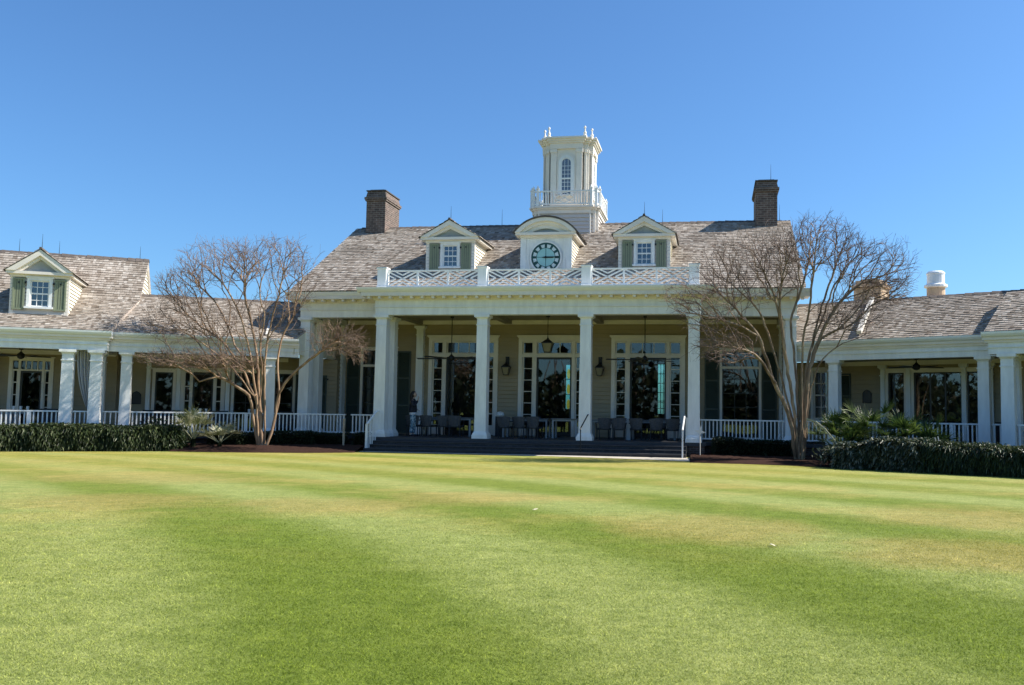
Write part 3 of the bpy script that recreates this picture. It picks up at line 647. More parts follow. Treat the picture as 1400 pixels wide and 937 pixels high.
# ================================================================== WINGS
def wing(fr, s, vf, vp, cols, pcols, side):
    """s=-1 left, +1 right; U = distance from the clubhouse along the wing"""
    def bx(mb, U0, U1, v0, v1, z0, z1, m): a, b = sorted((s*U0, s*U1)); return mb.box(a, b, v0, v1, z0, z1, m)
    Um = lambda v: -.05-.548*v                     # where the wing meets the clubhouse end
    UE = 6.95; UG = 6.3 if s < 0 else 7.75
    w = thing('porch_wing', {'l': 'low white porch wing left of the clubhouse, linking it to the gabled pavilion', 'r': 'low porch wing right of the clubhouse, brick chimney and round vent behind its ridge'}[side], 'building', fr)
    p = thing('porch_pavilion', {'l': 'gabled pavilion at the far left with a green shuttered dormer and a striped porch curtain', 'r': 'pavilion end cut off by the right edge of the photo, beside a dark roof step'}[side], 'building', fr, 0, 0)
    wv = vf+2.85; pw = vp+2.95; UX = 15.5
    mb = MB(); bx(mb, Um(vf), UE, vf-.3, wv+3, .37, .495, FLOOR); a = MB(); bx(a, UE, UX, vp-.3, pw+3, .37, .497, FLOOR)
    mb.build('porch_floor', w); a.build('porch_floor', p)
    mb = MB(); bx(mb, Um(vf), UE, vf-.2, vf+.1, 0, .37, BRICKD); mb.build('foundation', w)
    mb = MB(); bx(mb, UE-.15, UX, vp-.2, vp+.1, 0, .37, BRICKD); mb.build('foundation', p)
    for U in cols: column_mb(MB(), s*U, vf, .496, 3.46, .36).build('column', w)
    for U in pcols: column_mb(MB(), s*U, vp, .498, 3.46, .39, False).build('column', p)
    column_mb(MB(), s*pcols[0], vp+.8, .498, 3.46, .38, False).build('column', p)
    def beam(mb, U0, U1, v, d=.36, e=0):
        bx(mb, U0-e, U1, v-.2, v-.2+d, 3.45, 3.66, WHITE); bx(mb, U0-e*1.1, U1, v-.215, v-.2+d-.01, 3.66, 3.86, WHITE); bx(mb, U0-e*1.3, U1, v-.24, v+.1, 3.645, 3.675, WHITE)
        bx(mb, U0-e*2, U1, v-.27, v+.12, 3.80, 3.88, TRIM); bx(mb, U0-e*2.6, U1, v-.33, v+.1, 3.88, 3.96, TRIM)
    mb = MB(); beam(mb, Um(vf)+.02, UE+.02, vf); mb.build('entablature', w)
    mb = MB(); beam(mb, UE+.06, UX, vp, e=.09); bx(mb, UE+.07, UE+.42, vp+.17, wv, 3.452, 3.86, WHITE); bx(mb, UE-.08, UE+.3, vp+.12, vp+1.3, 3.863, 3.958, TRIM); mb.build('entablature', p)
    def gut(mb, U0, U1, v): a, b = sorted((s*U0, s*U1)); mb.prismu([(v-.34, 3.962), (v-.40, 4.0), (v-.44, 4.06), (v-.45, 4.125), (v-.32, 4.125), (v-.2, 4.1), (v-.2, 3.962)], a, b, METALW)
    mb = MB(); gut(mb, Um(vf)+.05, UE-.02, vf); mb.build('gutter', w); mb = MB(); gut(mb, UE-.18, UX, vp); mb.build('gutter', p)
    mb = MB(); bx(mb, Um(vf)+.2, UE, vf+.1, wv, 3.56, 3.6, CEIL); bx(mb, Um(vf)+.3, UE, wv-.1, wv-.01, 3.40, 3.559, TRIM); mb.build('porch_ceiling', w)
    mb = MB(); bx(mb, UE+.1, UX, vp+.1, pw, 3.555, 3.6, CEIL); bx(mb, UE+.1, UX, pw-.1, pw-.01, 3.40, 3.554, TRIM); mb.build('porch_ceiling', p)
    # roofs
    e0, e1 = (vf-.36, 4.13), (vf+3.18, 5.91); sl = (e1[1]-e0[1])/(e1[0]-e0[0]); vat = lambda e, f, t: e[0]+(f[0]-e[0])*t
    mb = MB(); lo = lambda t: Um(vat(e0, e1, t))+.05; hi = lambda t: UE+.02 if t < .75 and s < 0 else UG+.1
    if s < 0: shingles(mb, e0, e1, lambda t: -hi(t), lambda t: -lo(t), exp=.17)
    else: shingles(mb, e0, e1, lo, hi, exp=.17)
    def slab(mb, prof, Ua, Ub, th=.09):           # prof list of (v,z), Ua/Ub(v) limits
        vs = []; n = len(prof)
        for v, z in prof: a, b = sorted((s*Ua(v), s*Ub(v))); vs += [(a, v, z-.03), (b, v, z-.03), (a, v, z-th), (b, v, z-th)]
        fs = []
        for i in range(n-1): o = 4*i; fs += [(o, o+1, o+5, o+4), (o+2, o+6, o+7, o+3), (o, o+4, o+6, o+2), (o+1, o+3, o+7, o+5)]
        fs += [(0, 2, 3, 1), (4*n-4, 4*n-3, 4*n-1, 4*n-2)]; mb.add(vs, fs, SHSIDE)
    slab(mb, [e0, e1, (2*e1[0]-e0[0], e0[1])], lambda v: Um(v)+.05, lambda v: UE)
    cap = MB(); n_ = 8; vs = []
    for i in range(n_+1):
        v = e0[0]+.1+(2*(e1[0]-e0[0])-.3)*i/n_; z = e0[1]+sl*(v-e0[0]) if v < e1[0] else 2*e1[1]-e0[1]-sl*(v-e0[0]); vs += [(s*(Um(v)+.06), v, 3.56), (s*(Um(v)+.06), v, z-.06)]
    cap.add(vs, [(2*i, 2*i+2, 2*i+3, 2*i+1) for i in range(n_)], SIDEL); cap.build('roof_end', w)
    rf = mb.build('roof', w); mb = MB(); a, b = sorted((s*(Um(e1[0])+.2), s*(UG+.05))); ridgecap(mb, a, b, e1[0], e1[1], sl); mb.build('ridge_cap', rf)
    pe, pk, pr = (vp-.36, 4.14), (vp+2.88, 5.62 if s < 0 else 5.74), (vp+5.28, 7.57)
    mb = MB(); lo1 = lambda t: UE-.1-max(0, UE-UG-.1)*t
    for A, B, lo_ in ((pe, pk, lo1), (pk, pr, lambda t: UG)):
        if s < 0: shingles(mb, A, B, lambda t: -UX, lambda t: -lo_(t), exp=.17)
        else: shingles(mb, A, B, lo_, lambda t: UX, exp=.17)
    slab(mb, [pe, pk, pr, (2*pr[0]-pk[0], pk[1]), (2*pr[0]-pe[0], pe[1])], lambda v: max(min(UG, UE-.1)+.02, UE-.08-max(0, UE-UG)*(v-pe[0])/(pk[0]-pe[0])) if v < pk[0] else UG+.02, lambda v: UX, .16)
    prf = mb.build('roof', p); sl2 = (pr[1]-pk[1])/(pr[0]-pk[0])
    mb = MB(); a, b = sorted((s*UG, s*UX)); ridgecap(mb, a, b, pr[0], pr[1], sl2); mb.build('ridge_cap', prf)
    for U in (UG+.35, 9.6, 11.0): mb = MB(); rod(mb, s*U, pr[0], pr[1], .55); mb.build('lightning_rod', prf)
    if s > 0: MB().prismu([(pe[0]+.05, pe[1]-.03), (pk[0], pk[1]-.03), (pk[0]+1.2, pk[1]-.1), (pk[0]+1.2, 4.2), (pe[0]+.3, 4.0)], UE-.07, UE+.02, SIDEL).build('roof_side_board', p)
    # gable wall facing the clubhouse
    mb = MB(); rg = lambda z: (pk[0]+(z-pk[1])/sl2, 2*pr[0]-pk[0]-(z-pk[1])/sl2) if z > pk[1] else (pk[0]-(pk[1]-z)*1.5, 2*pr[0]-pk[0]+1)
    siding(mb, (s*(UG+.12), 0), (0, 1), (-s, 0), rg, 4.9, 7.5, SIDEL, lap=.15)
    a, b = sorted((s*(UG+.03), s*(UG+.14))); mb.prismu([(pk[0]-.3, pk[1]-.20), (pk[0], pk[1]-.04), (pr[0], pr[1]-.04), (2*pr[0]-pk[0], pk[1]-.04), (2*pr[0]-pk[0], pk[1]-.2), (pr[0], pr[1]-.26), (pk[0], pk[1]-.22)], a, b, TRIM)
    mb.build('gable_wall', p)
    # porch walls, rooms behind
    return w, p, wv, pw, bx, Um, UE, UX
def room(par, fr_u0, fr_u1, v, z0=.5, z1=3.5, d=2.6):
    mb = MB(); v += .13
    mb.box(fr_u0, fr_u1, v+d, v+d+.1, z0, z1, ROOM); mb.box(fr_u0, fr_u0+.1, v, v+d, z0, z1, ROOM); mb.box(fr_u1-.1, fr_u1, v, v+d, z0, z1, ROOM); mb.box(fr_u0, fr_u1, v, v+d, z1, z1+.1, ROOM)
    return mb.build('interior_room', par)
def porchwall(par, u0, u1, v, holes, m=SIDE, z1=3.58):
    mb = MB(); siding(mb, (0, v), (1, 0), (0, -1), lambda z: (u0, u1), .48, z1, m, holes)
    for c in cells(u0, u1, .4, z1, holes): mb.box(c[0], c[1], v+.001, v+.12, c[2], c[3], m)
    return mb.build('wall', par)
def tripart(par, a, b, z0, z1, v, sl=.34, tr=0, rows=4, name='window_group'):
    """wide light between two narrow side lights, optional transom row"""
    mb = MB(); zt = z1-tr; c = .12
    mb.box(a-c, a, v-.05, v+.09, z0, z1, TRIM); mb.box(b, b+c, v-.05, v+.09, z0, z1, TRIM); mb.box(a-c, b+c, v-.055, v+.09, z1, z1+.13, TRIM); mb.box(a-c-.04, b+c+.04, v-.09, v, z1+.13, z1+.17, TRIM)
    for x in (a+sl, b-sl): mb.box(x-.04, x+.04, v-.03, v+.085, z0, z1-.001, TRIM)
    if tr:
        mb.box(a, b, v-.028, v+.084, zt-.03, zt+.03, TRIM)
        for i in range(1, 4): x = a+sl+(b-a-2*sl)*i/4; mb.box(x-.018, x+.018, v+.01, v+.07, zt+.03, z1, TRIM)
    for q0, q1 in ((a, a+sl-.04), (b-sl+.04, b)):
        for i in range(1, rows+1): z = z0+(zt-z0)*i/(rows+.001); mb.box(q0, q1, v+.012, v+.068, z-.018, z+.018, TRIM)
        mb.box(q0, q0+.04, v+.011, v+.069, z0, zt, TRIM); mb.box(q1-.04, q1, v+.011, v+.069, z0, zt, TRIM)
    f = mb.build(name, par)
    d = MB(); x0, x1 = a+sl+.04, b-sl-.04
    d.box(x0, x0+.06, v+.02, v+.06, z0, zt-.03, DARKM); d.box(x1-.06, x1, v+.02, v+.06, z0, zt-.03, DARKM); d.box(x0+.06, x1-.06, v+.021, v+.059, z0, z0+.12, DARKM); d.box(x0+.06, x1-.06, v+.021, v+.059, zt-.1, zt-.03, DARKM)
    d.build('sash', f); MB().box(a+.01, b-.01, v+.04, v+.046, z0+.02, z1-.01, GLASS).build('pane', f)
    return f
# --- left
LW, LP, lwv, lpw, bx, Um, UE, UX = wing(L, -1, -.85, -1.28, (1.44, 6.34), (7.25, 8.13, 11.7), 'l')
d1, w2, w3, w4 = (-5.66, -5.02, .5, 2.86), (-4.62, -3.22, .6, 2.9), (-2.76, -1.86, .5, 2.92), (-1.2, -.5, .5, 2.92)
porchwall(LW, -7.1, 1.25, lwv, [d1, w2, w3, w4])
window(LW, *d1[:2], d1[2], d1[3], lwv, 1, 3, sill=False, sashm=DARKM, bars=[1.0], name='french_door'); tripart(LW, *w2[:2], w2[2], w2[3], lwv, .28, 0, 4)
window(LW, *w3[:2], w3[2], w3[3], lwv, 2, 4, sill=False, sashm=DARKM, name='french_door'); window(LW, *w4[:2], w4[2], w4[3], lwv, 1, 4, sill=False, sashm=DARKM, name='french_door')
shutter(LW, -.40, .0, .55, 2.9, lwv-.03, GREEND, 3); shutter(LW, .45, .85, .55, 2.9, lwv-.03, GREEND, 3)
for u in (-5.9, -4.82, -3.0, -1.5): column_mb(MB(), u, lwv-.06, .497, 3.40, .16, False).build('pilaster', LW)
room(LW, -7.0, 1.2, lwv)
dg = (-10.46, -9.24, .5, 3.14); d2 = (-13.6, -12.2, .5, 3.0)
porchwall(LP, -15.4, -6.98, lpw, [dg, d2], SIDE); tripart(LP, *dg[:2], .5, 3.14, lpw, .22, .34, 5); tripart(LP, *d2[:2], .5, 3.0, lpw, .25, 0, 4); room(LP, -15.2, -7.2, lpw)
for u in (-11.02, -8.6): column_mb(MB(), u, lpw-.08, .499, 3.40, .2, False).build('pilaster', LP)
lroof = lambda v: 4.14+(v+1.64)*.4568 if v < 1.6 else 5.62+(v-1.6)*.8125
dormer(LP, -9.3, -.42, 4.70, 6.22, 7.0, .89, .5, lroof, over=.17, front=TRIM)
mb = MB(); mb.bar((-1.62, -1.05, 4.25), (-1.50, .25, 4.90), .10, .09, PVC, (0, -.5, 1)); mb.build('roof_drain_pipe', LW)
# --- right
RW, RP, rwv, rpw, bx, Um, UE, UX = wing(R, 1, .2, -.75, (1.62, 6.53), (7.43, 10.9), 'r')
w1, g1, g2, g3 = (-.36, .22, 1.38, 3.22), (2.54, 3.12, .5, 3.12), (3.47, 5.12, .5, 3.12), (5.30, 5.84, .5, 3.12)
porchwall(RW, -1.3, 7.1, rwv, [w1, g1, g2, g3])
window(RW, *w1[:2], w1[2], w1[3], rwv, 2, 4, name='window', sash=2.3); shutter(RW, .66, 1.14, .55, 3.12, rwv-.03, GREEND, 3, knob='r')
for g in (g1, g3): window(RW, *g[:2], g[2], g[3], rwv, 1, 1, sill=False, sashm=DARKM, name='french_door')
window(RW, *g2[:2], g2[2], g2[3], rwv, 3, 1, sill=False, sashm=DARKM, mw=.05, name='french_door')
for u in (2.36, 3.29, 5.21, 6.1): column_mb(MB(), u, rwv-.06, .497, 3.40, .16, False).build('pilaster', RW)
room(RW, -1.2, 7.0, rwv)
porchwall(RP, 6.98, 15.4, rpw, [(7.6, 8.4, .5, 3.0), (9.2, 10.8, .5, 3.0)]); window(RP, 7.6, 8.4, .5, 3.0, rpw, 1, 4, sill=False, sashm=DARKM, name='french_door'); tripart(RP, 9.2, 10.8, .5, 3.0, rpw); room(RP, 7.2, 15.2, rpw)
mb = MB(); mb.box(.95, 2.0, 3.9, 4.9, 5.0, 6.5, BRICKT); mb.box(.88, 2.07, 3.83, 4.97, 6.5, 6.62, BRICKT); mb.box(1.0, 1.95, 3.95, 4.85, 6.62, 6.8, BRICKT); mb.box(1.15, 1.8, 4.1, 4.7, 6.8, 6.86, BLACK); mb.build('chimney', RW)
mb = MB(); mb.lathe((3.94, 4.3, 5.2), [(.33, 0), (.33, 1.14)], paint('tan_flue', (.60, .44, .29), .7, .15, 3), 18); mb.lathe((3.94, 4.3, 6.34), [(.34, 0), (.42, .03), (.42, .10), (.32, .16), (.32, .50), (.34, .52), (.33, .57), (.26, .63), (.03, .67)], METALW, 18); mb.build('roof_vent', RW)
mb = MB(); mb.bar((2.54, .08, 4.40), (1.92, 3.2, 5.96), .16, .12, PVC, (0, -.5, 1)); mb.build('roof_drain_pipe', RW)
# side stubs that close the clubhouse porch ends
mb = MB()
for s in (-1, 1):
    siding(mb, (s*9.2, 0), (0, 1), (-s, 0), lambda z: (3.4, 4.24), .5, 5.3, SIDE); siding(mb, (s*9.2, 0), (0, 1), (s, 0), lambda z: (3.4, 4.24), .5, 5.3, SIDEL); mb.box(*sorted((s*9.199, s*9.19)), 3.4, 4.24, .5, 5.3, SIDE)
mb.build('end_wall', cl)
# ================================================================== PORCH RAILINGS
BAL = None
def railing(fr, u0, u1, v, z, label, zt=.83, posts=()):
    global BAL
    t = thing('porch_railing', label, 'railing', fr, u0, v, z, 0, 'white porch railings'); l = u1-u0
    MB().box(0, l, -.05, .05, zt-.05, zt, WHITE).build('top_rail', t); MB().box(0, l, -.035, .035, .09, .14, WHITE).build('bottom_rail', t)
    if BAL is None: BAL = MB().box(-.02, .02, -.02, .02, .13, zt-.045, WHITE).build('baluster', t); BAL.location.x = .07; first = True
    else: first = False
    n = int(l/.132); st = l/n
    for i in range(n):
        x = st*(i+.5)
        if any(abs(x-p) < .09 for p in posts): continue
        if first: BAL.location.x = x; first = False; continue
        b = BAL.copy(); COL.objects.link(b); b.parent = t; b.location = (x, 0, 0)
    for p in posts: MB().box(p-.06, p+.06, -.045, .045, 0, zt-.05, WHITE).build('post', t)
    return t
zf = .497
railing(M, -9.03, -7.55, .82, FL, 'white railing between the left outer clubhouse pillar and the pale garden post', .82)
railing(M, -7.33, -6.03, .82, FL, 'short white railing between the pale garden post and the left portico column', .82)
railing(M, 6.03, 9.03, .82, FL, 'white railing between the right portico column and the pillar behind the right bare tree', .82)
railing(L, -6.14, -1.63, -.85, zf, 'long white railing behind the left bare tree and the pale palmettos', .83, (1.55, 3.9))
railing(L, -1.25, .5, -.85, zf, 'white railing between the left bare tree and the left clubhouse pillar', .83)
railing(L, -7.05, -6.53, -.85, zf, 'short white railing right of the corner pier on the left pavilion', .83)
railing(L, -7.91, -7.47, -1.28, zf, 'short white railing below the striped curtain', .83)
railing(L, -11.49, -8.35, -1.28, zf, 'white railing in front of the dark door at the far left', .83, (2.25,))
railing(L, -15.2, -11.9, -1.28, zf, 'white railing beyond the left edge of the photo')
railing(R, .15, 1.43, .2, zf, 'white railing just right of the right bare tree, ending at a porch column', .83)
railing(R, 1.81, 6.34, .2, zf, 'white railing behind the palmettos on the right', .83, (1.6, 3.7))
railing(R, 6.72, 7.22, .2, zf, 'short white railing between the last two porch columns on the right', .83)
railing(R, 7.65, 10.7, -.75, zf, 'white railing at the right edge of the photo', .83)
# ================================================================== FIXTURES AND FURNITURE
def fan(fr, u, v, zc, zr, rad, label, ang=0, blades=5):
    t = thing('ceiling_fan', label, 'ceiling fan', fr, u, v, zc, ang, 'dark ceiling fans')
    MB().lathe((0, 0, -.06), [(.07, 0), (.07, .06)], BLACK, 10).tube([(0, 0, -.06), (0, 0, zr-zc+.1)], .018, BLACK, 6).build('rod', t)
    MB().lathe((0, 0, zr-zc-.13), [(.03, 0), (.10, .03), (.13, .10), (.12, .18), (.05, .24), (.03, .27)], BLACK, 12).build('motor', t)
    for i in range(blades):
        a = 2*PI*i/blades+.3; c, s = math.cos(a), math.sin(a); b = MB(); z = zr-zc-.02
        P = lambda r, w, dz: (c*r-s*w, s*r+c*w, z+dz)
        o = [P(.1, -.02, 0), P(.1, .02, .006), P(.32, .05, .012), P(.32, -.05, -.012), P(rad, .085, .02), P(rad, -.085, -.02), P(rad*.97, 0, 0)]
        vs = o+[(x, y, zz-.012) for x, y, zz in o]
        b.add(vs, [(0, 1, 2, 3), (3, 2, 4, 5), (10, 9, 8, 7), (12, 11, 9, 10), (0, 3, 10, 7), (3, 5, 12, 10), (1, 8, 9, 2), (2, 9, 11, 4), (5, 4, 11, 12)], DARKM); b.build('blade', t)
    return t
fan(M, -3.88, 2.5, 5.28, 3.62, 1.5, 'dark ceiling fan on a long rod in the left portico bay', .2)
fan(M, 3.88, 2.5, 5.28, 3.60, 1.5, 'dark ceiling fan on a long rod in the right portico bay', .5)
fan(L, -9.95, .4, 3.54, 3.28, .95, 'dark low ceiling fan in the far left pavilion porch', .1)
fan(R, 4.0, 1.6, 3.54, 3.26, .95, 'dark low ceiling fan in the right porch wing', .4)
def lantern_body(mb, gl, w, h, z):
    mb.frus(0, 0, z, z+.03, w*.62, w*.62, BLACK); mb.frus(0, 0, z+h, z+h+.04, w*1.15, w*1.12, BLACK); mb.frus(0, 0, z+h+.04, z+h+.17, w*1.05, w*.3, BLACK); mb.lathe((0, 0, z+h+.17), [(.03, 0), (.05, .03), (.02, .07), (.03, .1)], BLACK, 8)
    for a in (-1, 1):
        for b in (-1, 1): mb.bar((a*w*.58, b*w*.58, z), (a*w, b*w, z+h), .022, .022, BLACK)
    gl.frus(0, 0, z+.03, z+h, w*.56, w*.95, LAMPG)
t = thing('hanging_lantern', 'black hanging lantern with glass sides over the middle of the portico', 'lantern', M, .04, 2.5, 5.30)
a, b = MB(), MB(); lantern_body(a, b, .20, .36, -1.46); a.build('frame', t); b.build('glass', t)
MB().tube([(0, 0, -1.0), (0, 0, 0)], .014, BLACK, 6).lathe((0, 0, -.05), [(.08, 0), (.08, .05)], BLACK, 10).build('chain', t)
for u, lb in ((-1.97, 'black wall lantern between the left and middle glazed doors'), (1.93, 'black wall lantern between the middle and right glazed doors')):
    t = thing('wall_lantern', lb, 'lantern', M, u, WV-.27, 3.0, 0, 'black wall lanterns')
    a, b = MB(), MB(); lantern_body(a, b, .155, .32, 0); a.build('frame', t); b.build('glass', t)
    MB().box(-.075, .075, .2, .24, .1, .78, BLACK).tube([(0, .22, .72), (0, .08, .74), (0, 0, .68), (0, 0, .58)], .016, BLACK, 6).build('bracket', t)
for fr, u, v, z, lb in ((L, -6.30, lwv-.035, 1.83, 'dark arched wall plaque on the left porch wall'), (R, 1.76, rwv-.035, 2.24, 'dark arched wall plaque on the right porch wall')):
    o = thing('wall_plaque', lb, 'plaque', fr, u, v, z)
    MB().prism([(-.17, -.24), (.17, -.24), (.17, .14), (.1, .22), (0, .27), (-.1, .22), (-.17, .14)], -.03, 0, DARKM).build('board', o)
    MB().band([(-.17, .14), (-.1, .22), (0, .27), (.1, .22), (.17, .14), (.17, -.24), (-.17, -.24), (-.17, .14)], [(-.14, .13), (-.08, .19), (0, .235), (.08, .19), (.14, .13), (.14, -.21), (-.14, -.21), (-.14, .13)], -.04, -.028, BLACK).build('rim', o)
# chairs: tapered woven back, seat, arms, four legs; built facing +v (backs to the lawn)
def make_chair(label, fr, u, v, z, rz, group):
    t = thing('wicker_chair', label, 'chair', fr, u, v, z, rz, group)
    n = 8; vs = []
    for j in range(5):
        q = j/4; hw = .205+.075*q; zz = .40+.42*q+(.0 if j < 4 else .0)
        for i in range(n+1):
            x = (i/n*2-1); top = (-.02*x*x if j == 4 else 0); vs.append((x*hw, -.25-.07*q+.07*x*x, zz+top))
    m = len(vs); vs += [(x, y-.028, zz) for x, y, zz in vs]; fs = []
    for j in range(4):
        for i in range(n): a = j*(n+1)+i; fs += [(a, a+1, a+n+2, a+n+1), (m+a, m+a+n+1, m+a+n+2, m+a+1)]
    for i in range(n): fs += [(i, m+i, m+i+1, i+1), (4*(n+1)+i, 4*(n+1)+i+1, m+4*(n+1)+i+1, m+4*(n+1)+i)]
    for j in range(4): a = j*(n+1); fs += [(a, a+n+1, m+a+n+1, m+a), (a+n, m+a+n, m+a+2*n+1, a+2*n+1)]
    MB().add(vs, fs, WICK).build('backrest', t)
    MB().frus(0, .0, .36, .44, .24, .25, WICKD, .24, .25).build('seat', t)
    for s in (-1, 1):
        MB().bar((s*.20, -.20, .0), (s*.21, -.22, .38), .034, .034, WICKD).build('leg', t); MB().bar((s*.22, .22, .0), (s*.22, .21, .38), .034, .034, WICKD).build('leg', t)
        MB().tube([(s*.265, -.27, .62), (s*.285, -.05, .63), (s*.275, .19, .62), (s*.25, .23, .55), (s*.235, .22, .40)], .022, WICKD, 6).build('armrest', t)
    return t
def make_table(label, fr, u, v, z, l, w, group, h=.74, rz=0):
    t = thing('patio_table', label, 'table', fr, u, v, z, rz, group)
    MB().box(-l/2, l/2, -w/2, w/2, h-.04, h, TOPM).box(-l/2+.05, l/2-.05, -w/2+.05, w/2-.05, h-.1, h-.041, ALU).build('tabletop', t)
    for a in (-1, 1):
        for b in (-1, 1): MB().box(a*(l/2-.07)-.035, a*(l/2-.07)+.035, b*(w/2-.07)-.035, b*(w/2-.07)+.035, 0, h-.041, ALU).build('leg', t)
    return t
G = 'grey wicker chairs on the portico'; c0 = None
CH = [(-5.15, 1.8, 'leftmost of the front row, behind the standing person'), (-4.52, 1.75, 'just right of the standing person'), (-3.92, 1.75, 'third of the four on the left of the portico'), (-3.40, 1.75, 'fourth of the left row, nearest the pale table leg'),
      (-1.38, 1.6, 'first of three between the second column and the middle table'), (-.80, 1.65, 'middle one of the three between the two centre columns'), (-.22, 1.6, 'last of the three between the centre columns, beside the bare end table'),
      (2.42, 1.6, 'first right of the third column behind the dark handrail'), (3.0, 1.6, 'second right of the third column, left of the grey post leg'), (3.72, 1.6, 'first of three right of the grey post leg'), (4.36, 1.6, 'second of three right of the grey post leg'), (4.99, 1.6, 'nearest the white handrail at the right end of the steps')]
for i, (u, v, lb) in enumerate(CH):
    rz = random.uniform(-.3, .3); v += random.uniform(-.14, .14); full = 'grey woven armchair, '+lb
    if c0 is None: c0 = make_chair(full, M, u, v, FL, rz, G); continue
    c = copy_tree(c0); c.location = M.w(u, v, FL); c.rotation_euler = (0, 0, -M.t+rz); c['label'] = full
for u, v, lb in ((-4.3, 3.5, 'grey woven armchair on the far side of the left table'), (-.7, 3.45, 'grey woven armchair behind the middle table, facing the lawn'), (2.8, 3.45, 'grey woven armchair behind the right table by the third column'), (4.4, 3.45, 'grey woven armchair behind the right table by the white handrail')):
    c = copy_tree(c0); c.location = M.w(u, v, FL); c.rotation_euler = (0, 0, -M.t+PI); c['label'] = lb
TG = 'grey tables on the portico'
make_table('grey metal table behind the person and the left chairs', M, -3.95, 2.55, FL, 2.1, .85, TG)
make_table('grey metal table behind the three middle chairs', M, -.75, 2.5, FL, 1.85, .85, TG)
make_table('bare end table between the middle chairs and the third column, in front of the door', M, .85, 2.3, FL, 1.05, .85, TG, .76)
make_table('grey metal table behind the two chairs right of the third column', M, 2.55, 2.5, FL, 1.5, .85, TG)
make_table('grey metal table behind the three chairs at the right end of the portico', M, 4.25, 2.5, FL, 1.75, .85, TG)
t = thing('grey_post', 'plain grey post standing among the right portico chairs', 'post', M, 3.36, 1.55, FL); MB().box(-.075, .075, -.04, .04, .012, .80, ALU).build('shaft', t); MB().box(-.1, .1, -.07, .07, 0, .012, ALU).build('foot', t)
t = thing('side_stand', 'dark stand with a white rounded top, just right of the second column', 'stand', M, -2.0, 3.2, FL)
MB().box(-.16, .16, -.14, .14, 0, .80, WICKD).build('cabinet', t); MB().lathe((0, 0, .80), [(.14, 0), (.17, .06), (.12, .17), (.03, .2)], WHITE, 12).build('rounded_top', t)
# lounge seats seen above the wing railings
def make_lounge(label, fr, u, v, z, rz, group, l=.8):
    t = thing('lounge_chair', label, 'lounge chair', fr, u, v, z, rz, group)
    MB().frus(0, -.3, .3, .88, l/2, l/2-.03, WICKD, .07, .05).build('backrest', t); MB().box(-l/2+.05, l/2-.05, -.24, .34, .24, .42, WICK).build('seat_cushion', t)
    for s in (-1, 1):
        MB().box(*sorted((s*(l/2-.07), s*l/2)), -.28, .36, .08, .6, WICKD).build('arm', t)
        for y in (-.25, .3): MB().box(s*(l/2-.06)-.025, s*(l/2-.06)+.025, y, y+.05, 0, .08, WICKD).build('leg', t)
    return t
LG = 'dark lounge chairs on the wing porches'
for fr, u, v, rz, lb in ((L, -10.85, .2, .3, 'dark lounge chair at the left edge, left of the pavilion door'), (L, -8.75, .4, -.5, 'dark lounge chair beside the pillar right of the pavilion door'), (L, -5.55, .5, .2, 'dark lounge chair under the left wall plaque'), (L, -4.9, .4, -.2, 'dark lounge chair right of the one under the left plaque'), (L, -3.3, .6, .1, 'dark lounge chair behind the pale palmettos'), (L, -.9, .5, 0, 'dark lounge chair behind the trunks of the left bare tree'), (R, 3.9, 1.7, .3, 'dark lounge chair in front of the big right glass doors'), (R, 7.0, 1.2, .1, 'dark lounge chair between the last two right columns')):
    make_lounge(lb, fr, u, v, zf, rz, LG)
for fr, u, v, lb in ((L, -9.85, .6, 'small porch table with two white cups in the left pavilion'), (L, -3.9, .9, 'small porch table with white cups behind the pale palmettos'), (L, -1.9, .8, 'small porch table with white cups left of the bare tree trunks')):
    t = make_table(lb, fr, u, v, zf, .8, .7, 'small porch tables', .80)
    for k in range(3):
        c = thing('cup', 'white cup on the '+lb.split(' with')[0]+lb.split('cups')[1]+('', ', in the middle', ', at the right')[k], 'cup', fr, u-.25+.22*k, v-.1, zf+.80, 0, 'white cups'); MB().lathe((0, 0, 0), [(.035, 0), (.05, .1), (.05, .16), (.044, .16)], WHITE, 10).build('body', c)
# curtain
CURT, nt, b = nodes('striped_curtain')
uvn = nt.nodes.new('ShaderNodeUVMap'); sep = nt.nodes.new('ShaderNodeSeparateXYZ'); nt.links.new(uvn.outputs[0], sep.inputs[0])
w = mth('GREATER_THAN', mth('FRACT', mth('MULTIPLY', sep.outputs[0], 4.5)), .5)
nt.links.new(mix(nt, (.86, .85, .84), (.46, .46, .48), w), b.inputs['Base Color']); b.inputs['Roughness'].default_value = .9
tr = nt.nodes.new('ShaderNodeBsdfTranslucent'); nt.links.new(mix(nt, (.6, .58, .55), (.13, .13, .14), w), tr.inputs[0]); ms = nt.nodes.new('ShaderNodeMixShader'); ms.inputs[0].default_value = .35
nt.links.new(b.outputs[0], ms.inputs[1]); nt.links.new(tr.outputs[0], ms.inputs[2]); nt.links.new(ms.outputs[0], nt.nodes['Material Output'].inputs[0])
ct = thing('porch_curtain', 'grey and white striped curtain gathered to the right between two left pavilion pillars', 'curtain', L, 0, 0, 0)
nu, nz = 70, 24; vs = []; fs = []; uv = []
for j in range(nz+1):
    q = j/nz; z = 3.44-q*2.2                       # gathers towards a tie near the rail
    g = min(1, q/.97); left = -7.92+(.44)*g**2.2; right = -7.43+.02*g
    for i in range(nu+1):
        x = i/nu; amp = .045*(1-.6*g); vs.append((left+(right-left)*x, -1.08+amp*math.sin(x*2*PI*7+.6*math.sin(q*3))+.02*math.sin(q*5+x*9), z)); uv.append((x, q))
for j in range(nz):
    for i in range(nu): a = j*(nu+1)+i; fs.append((a, a+1, a+nu+2, a+nu+1))
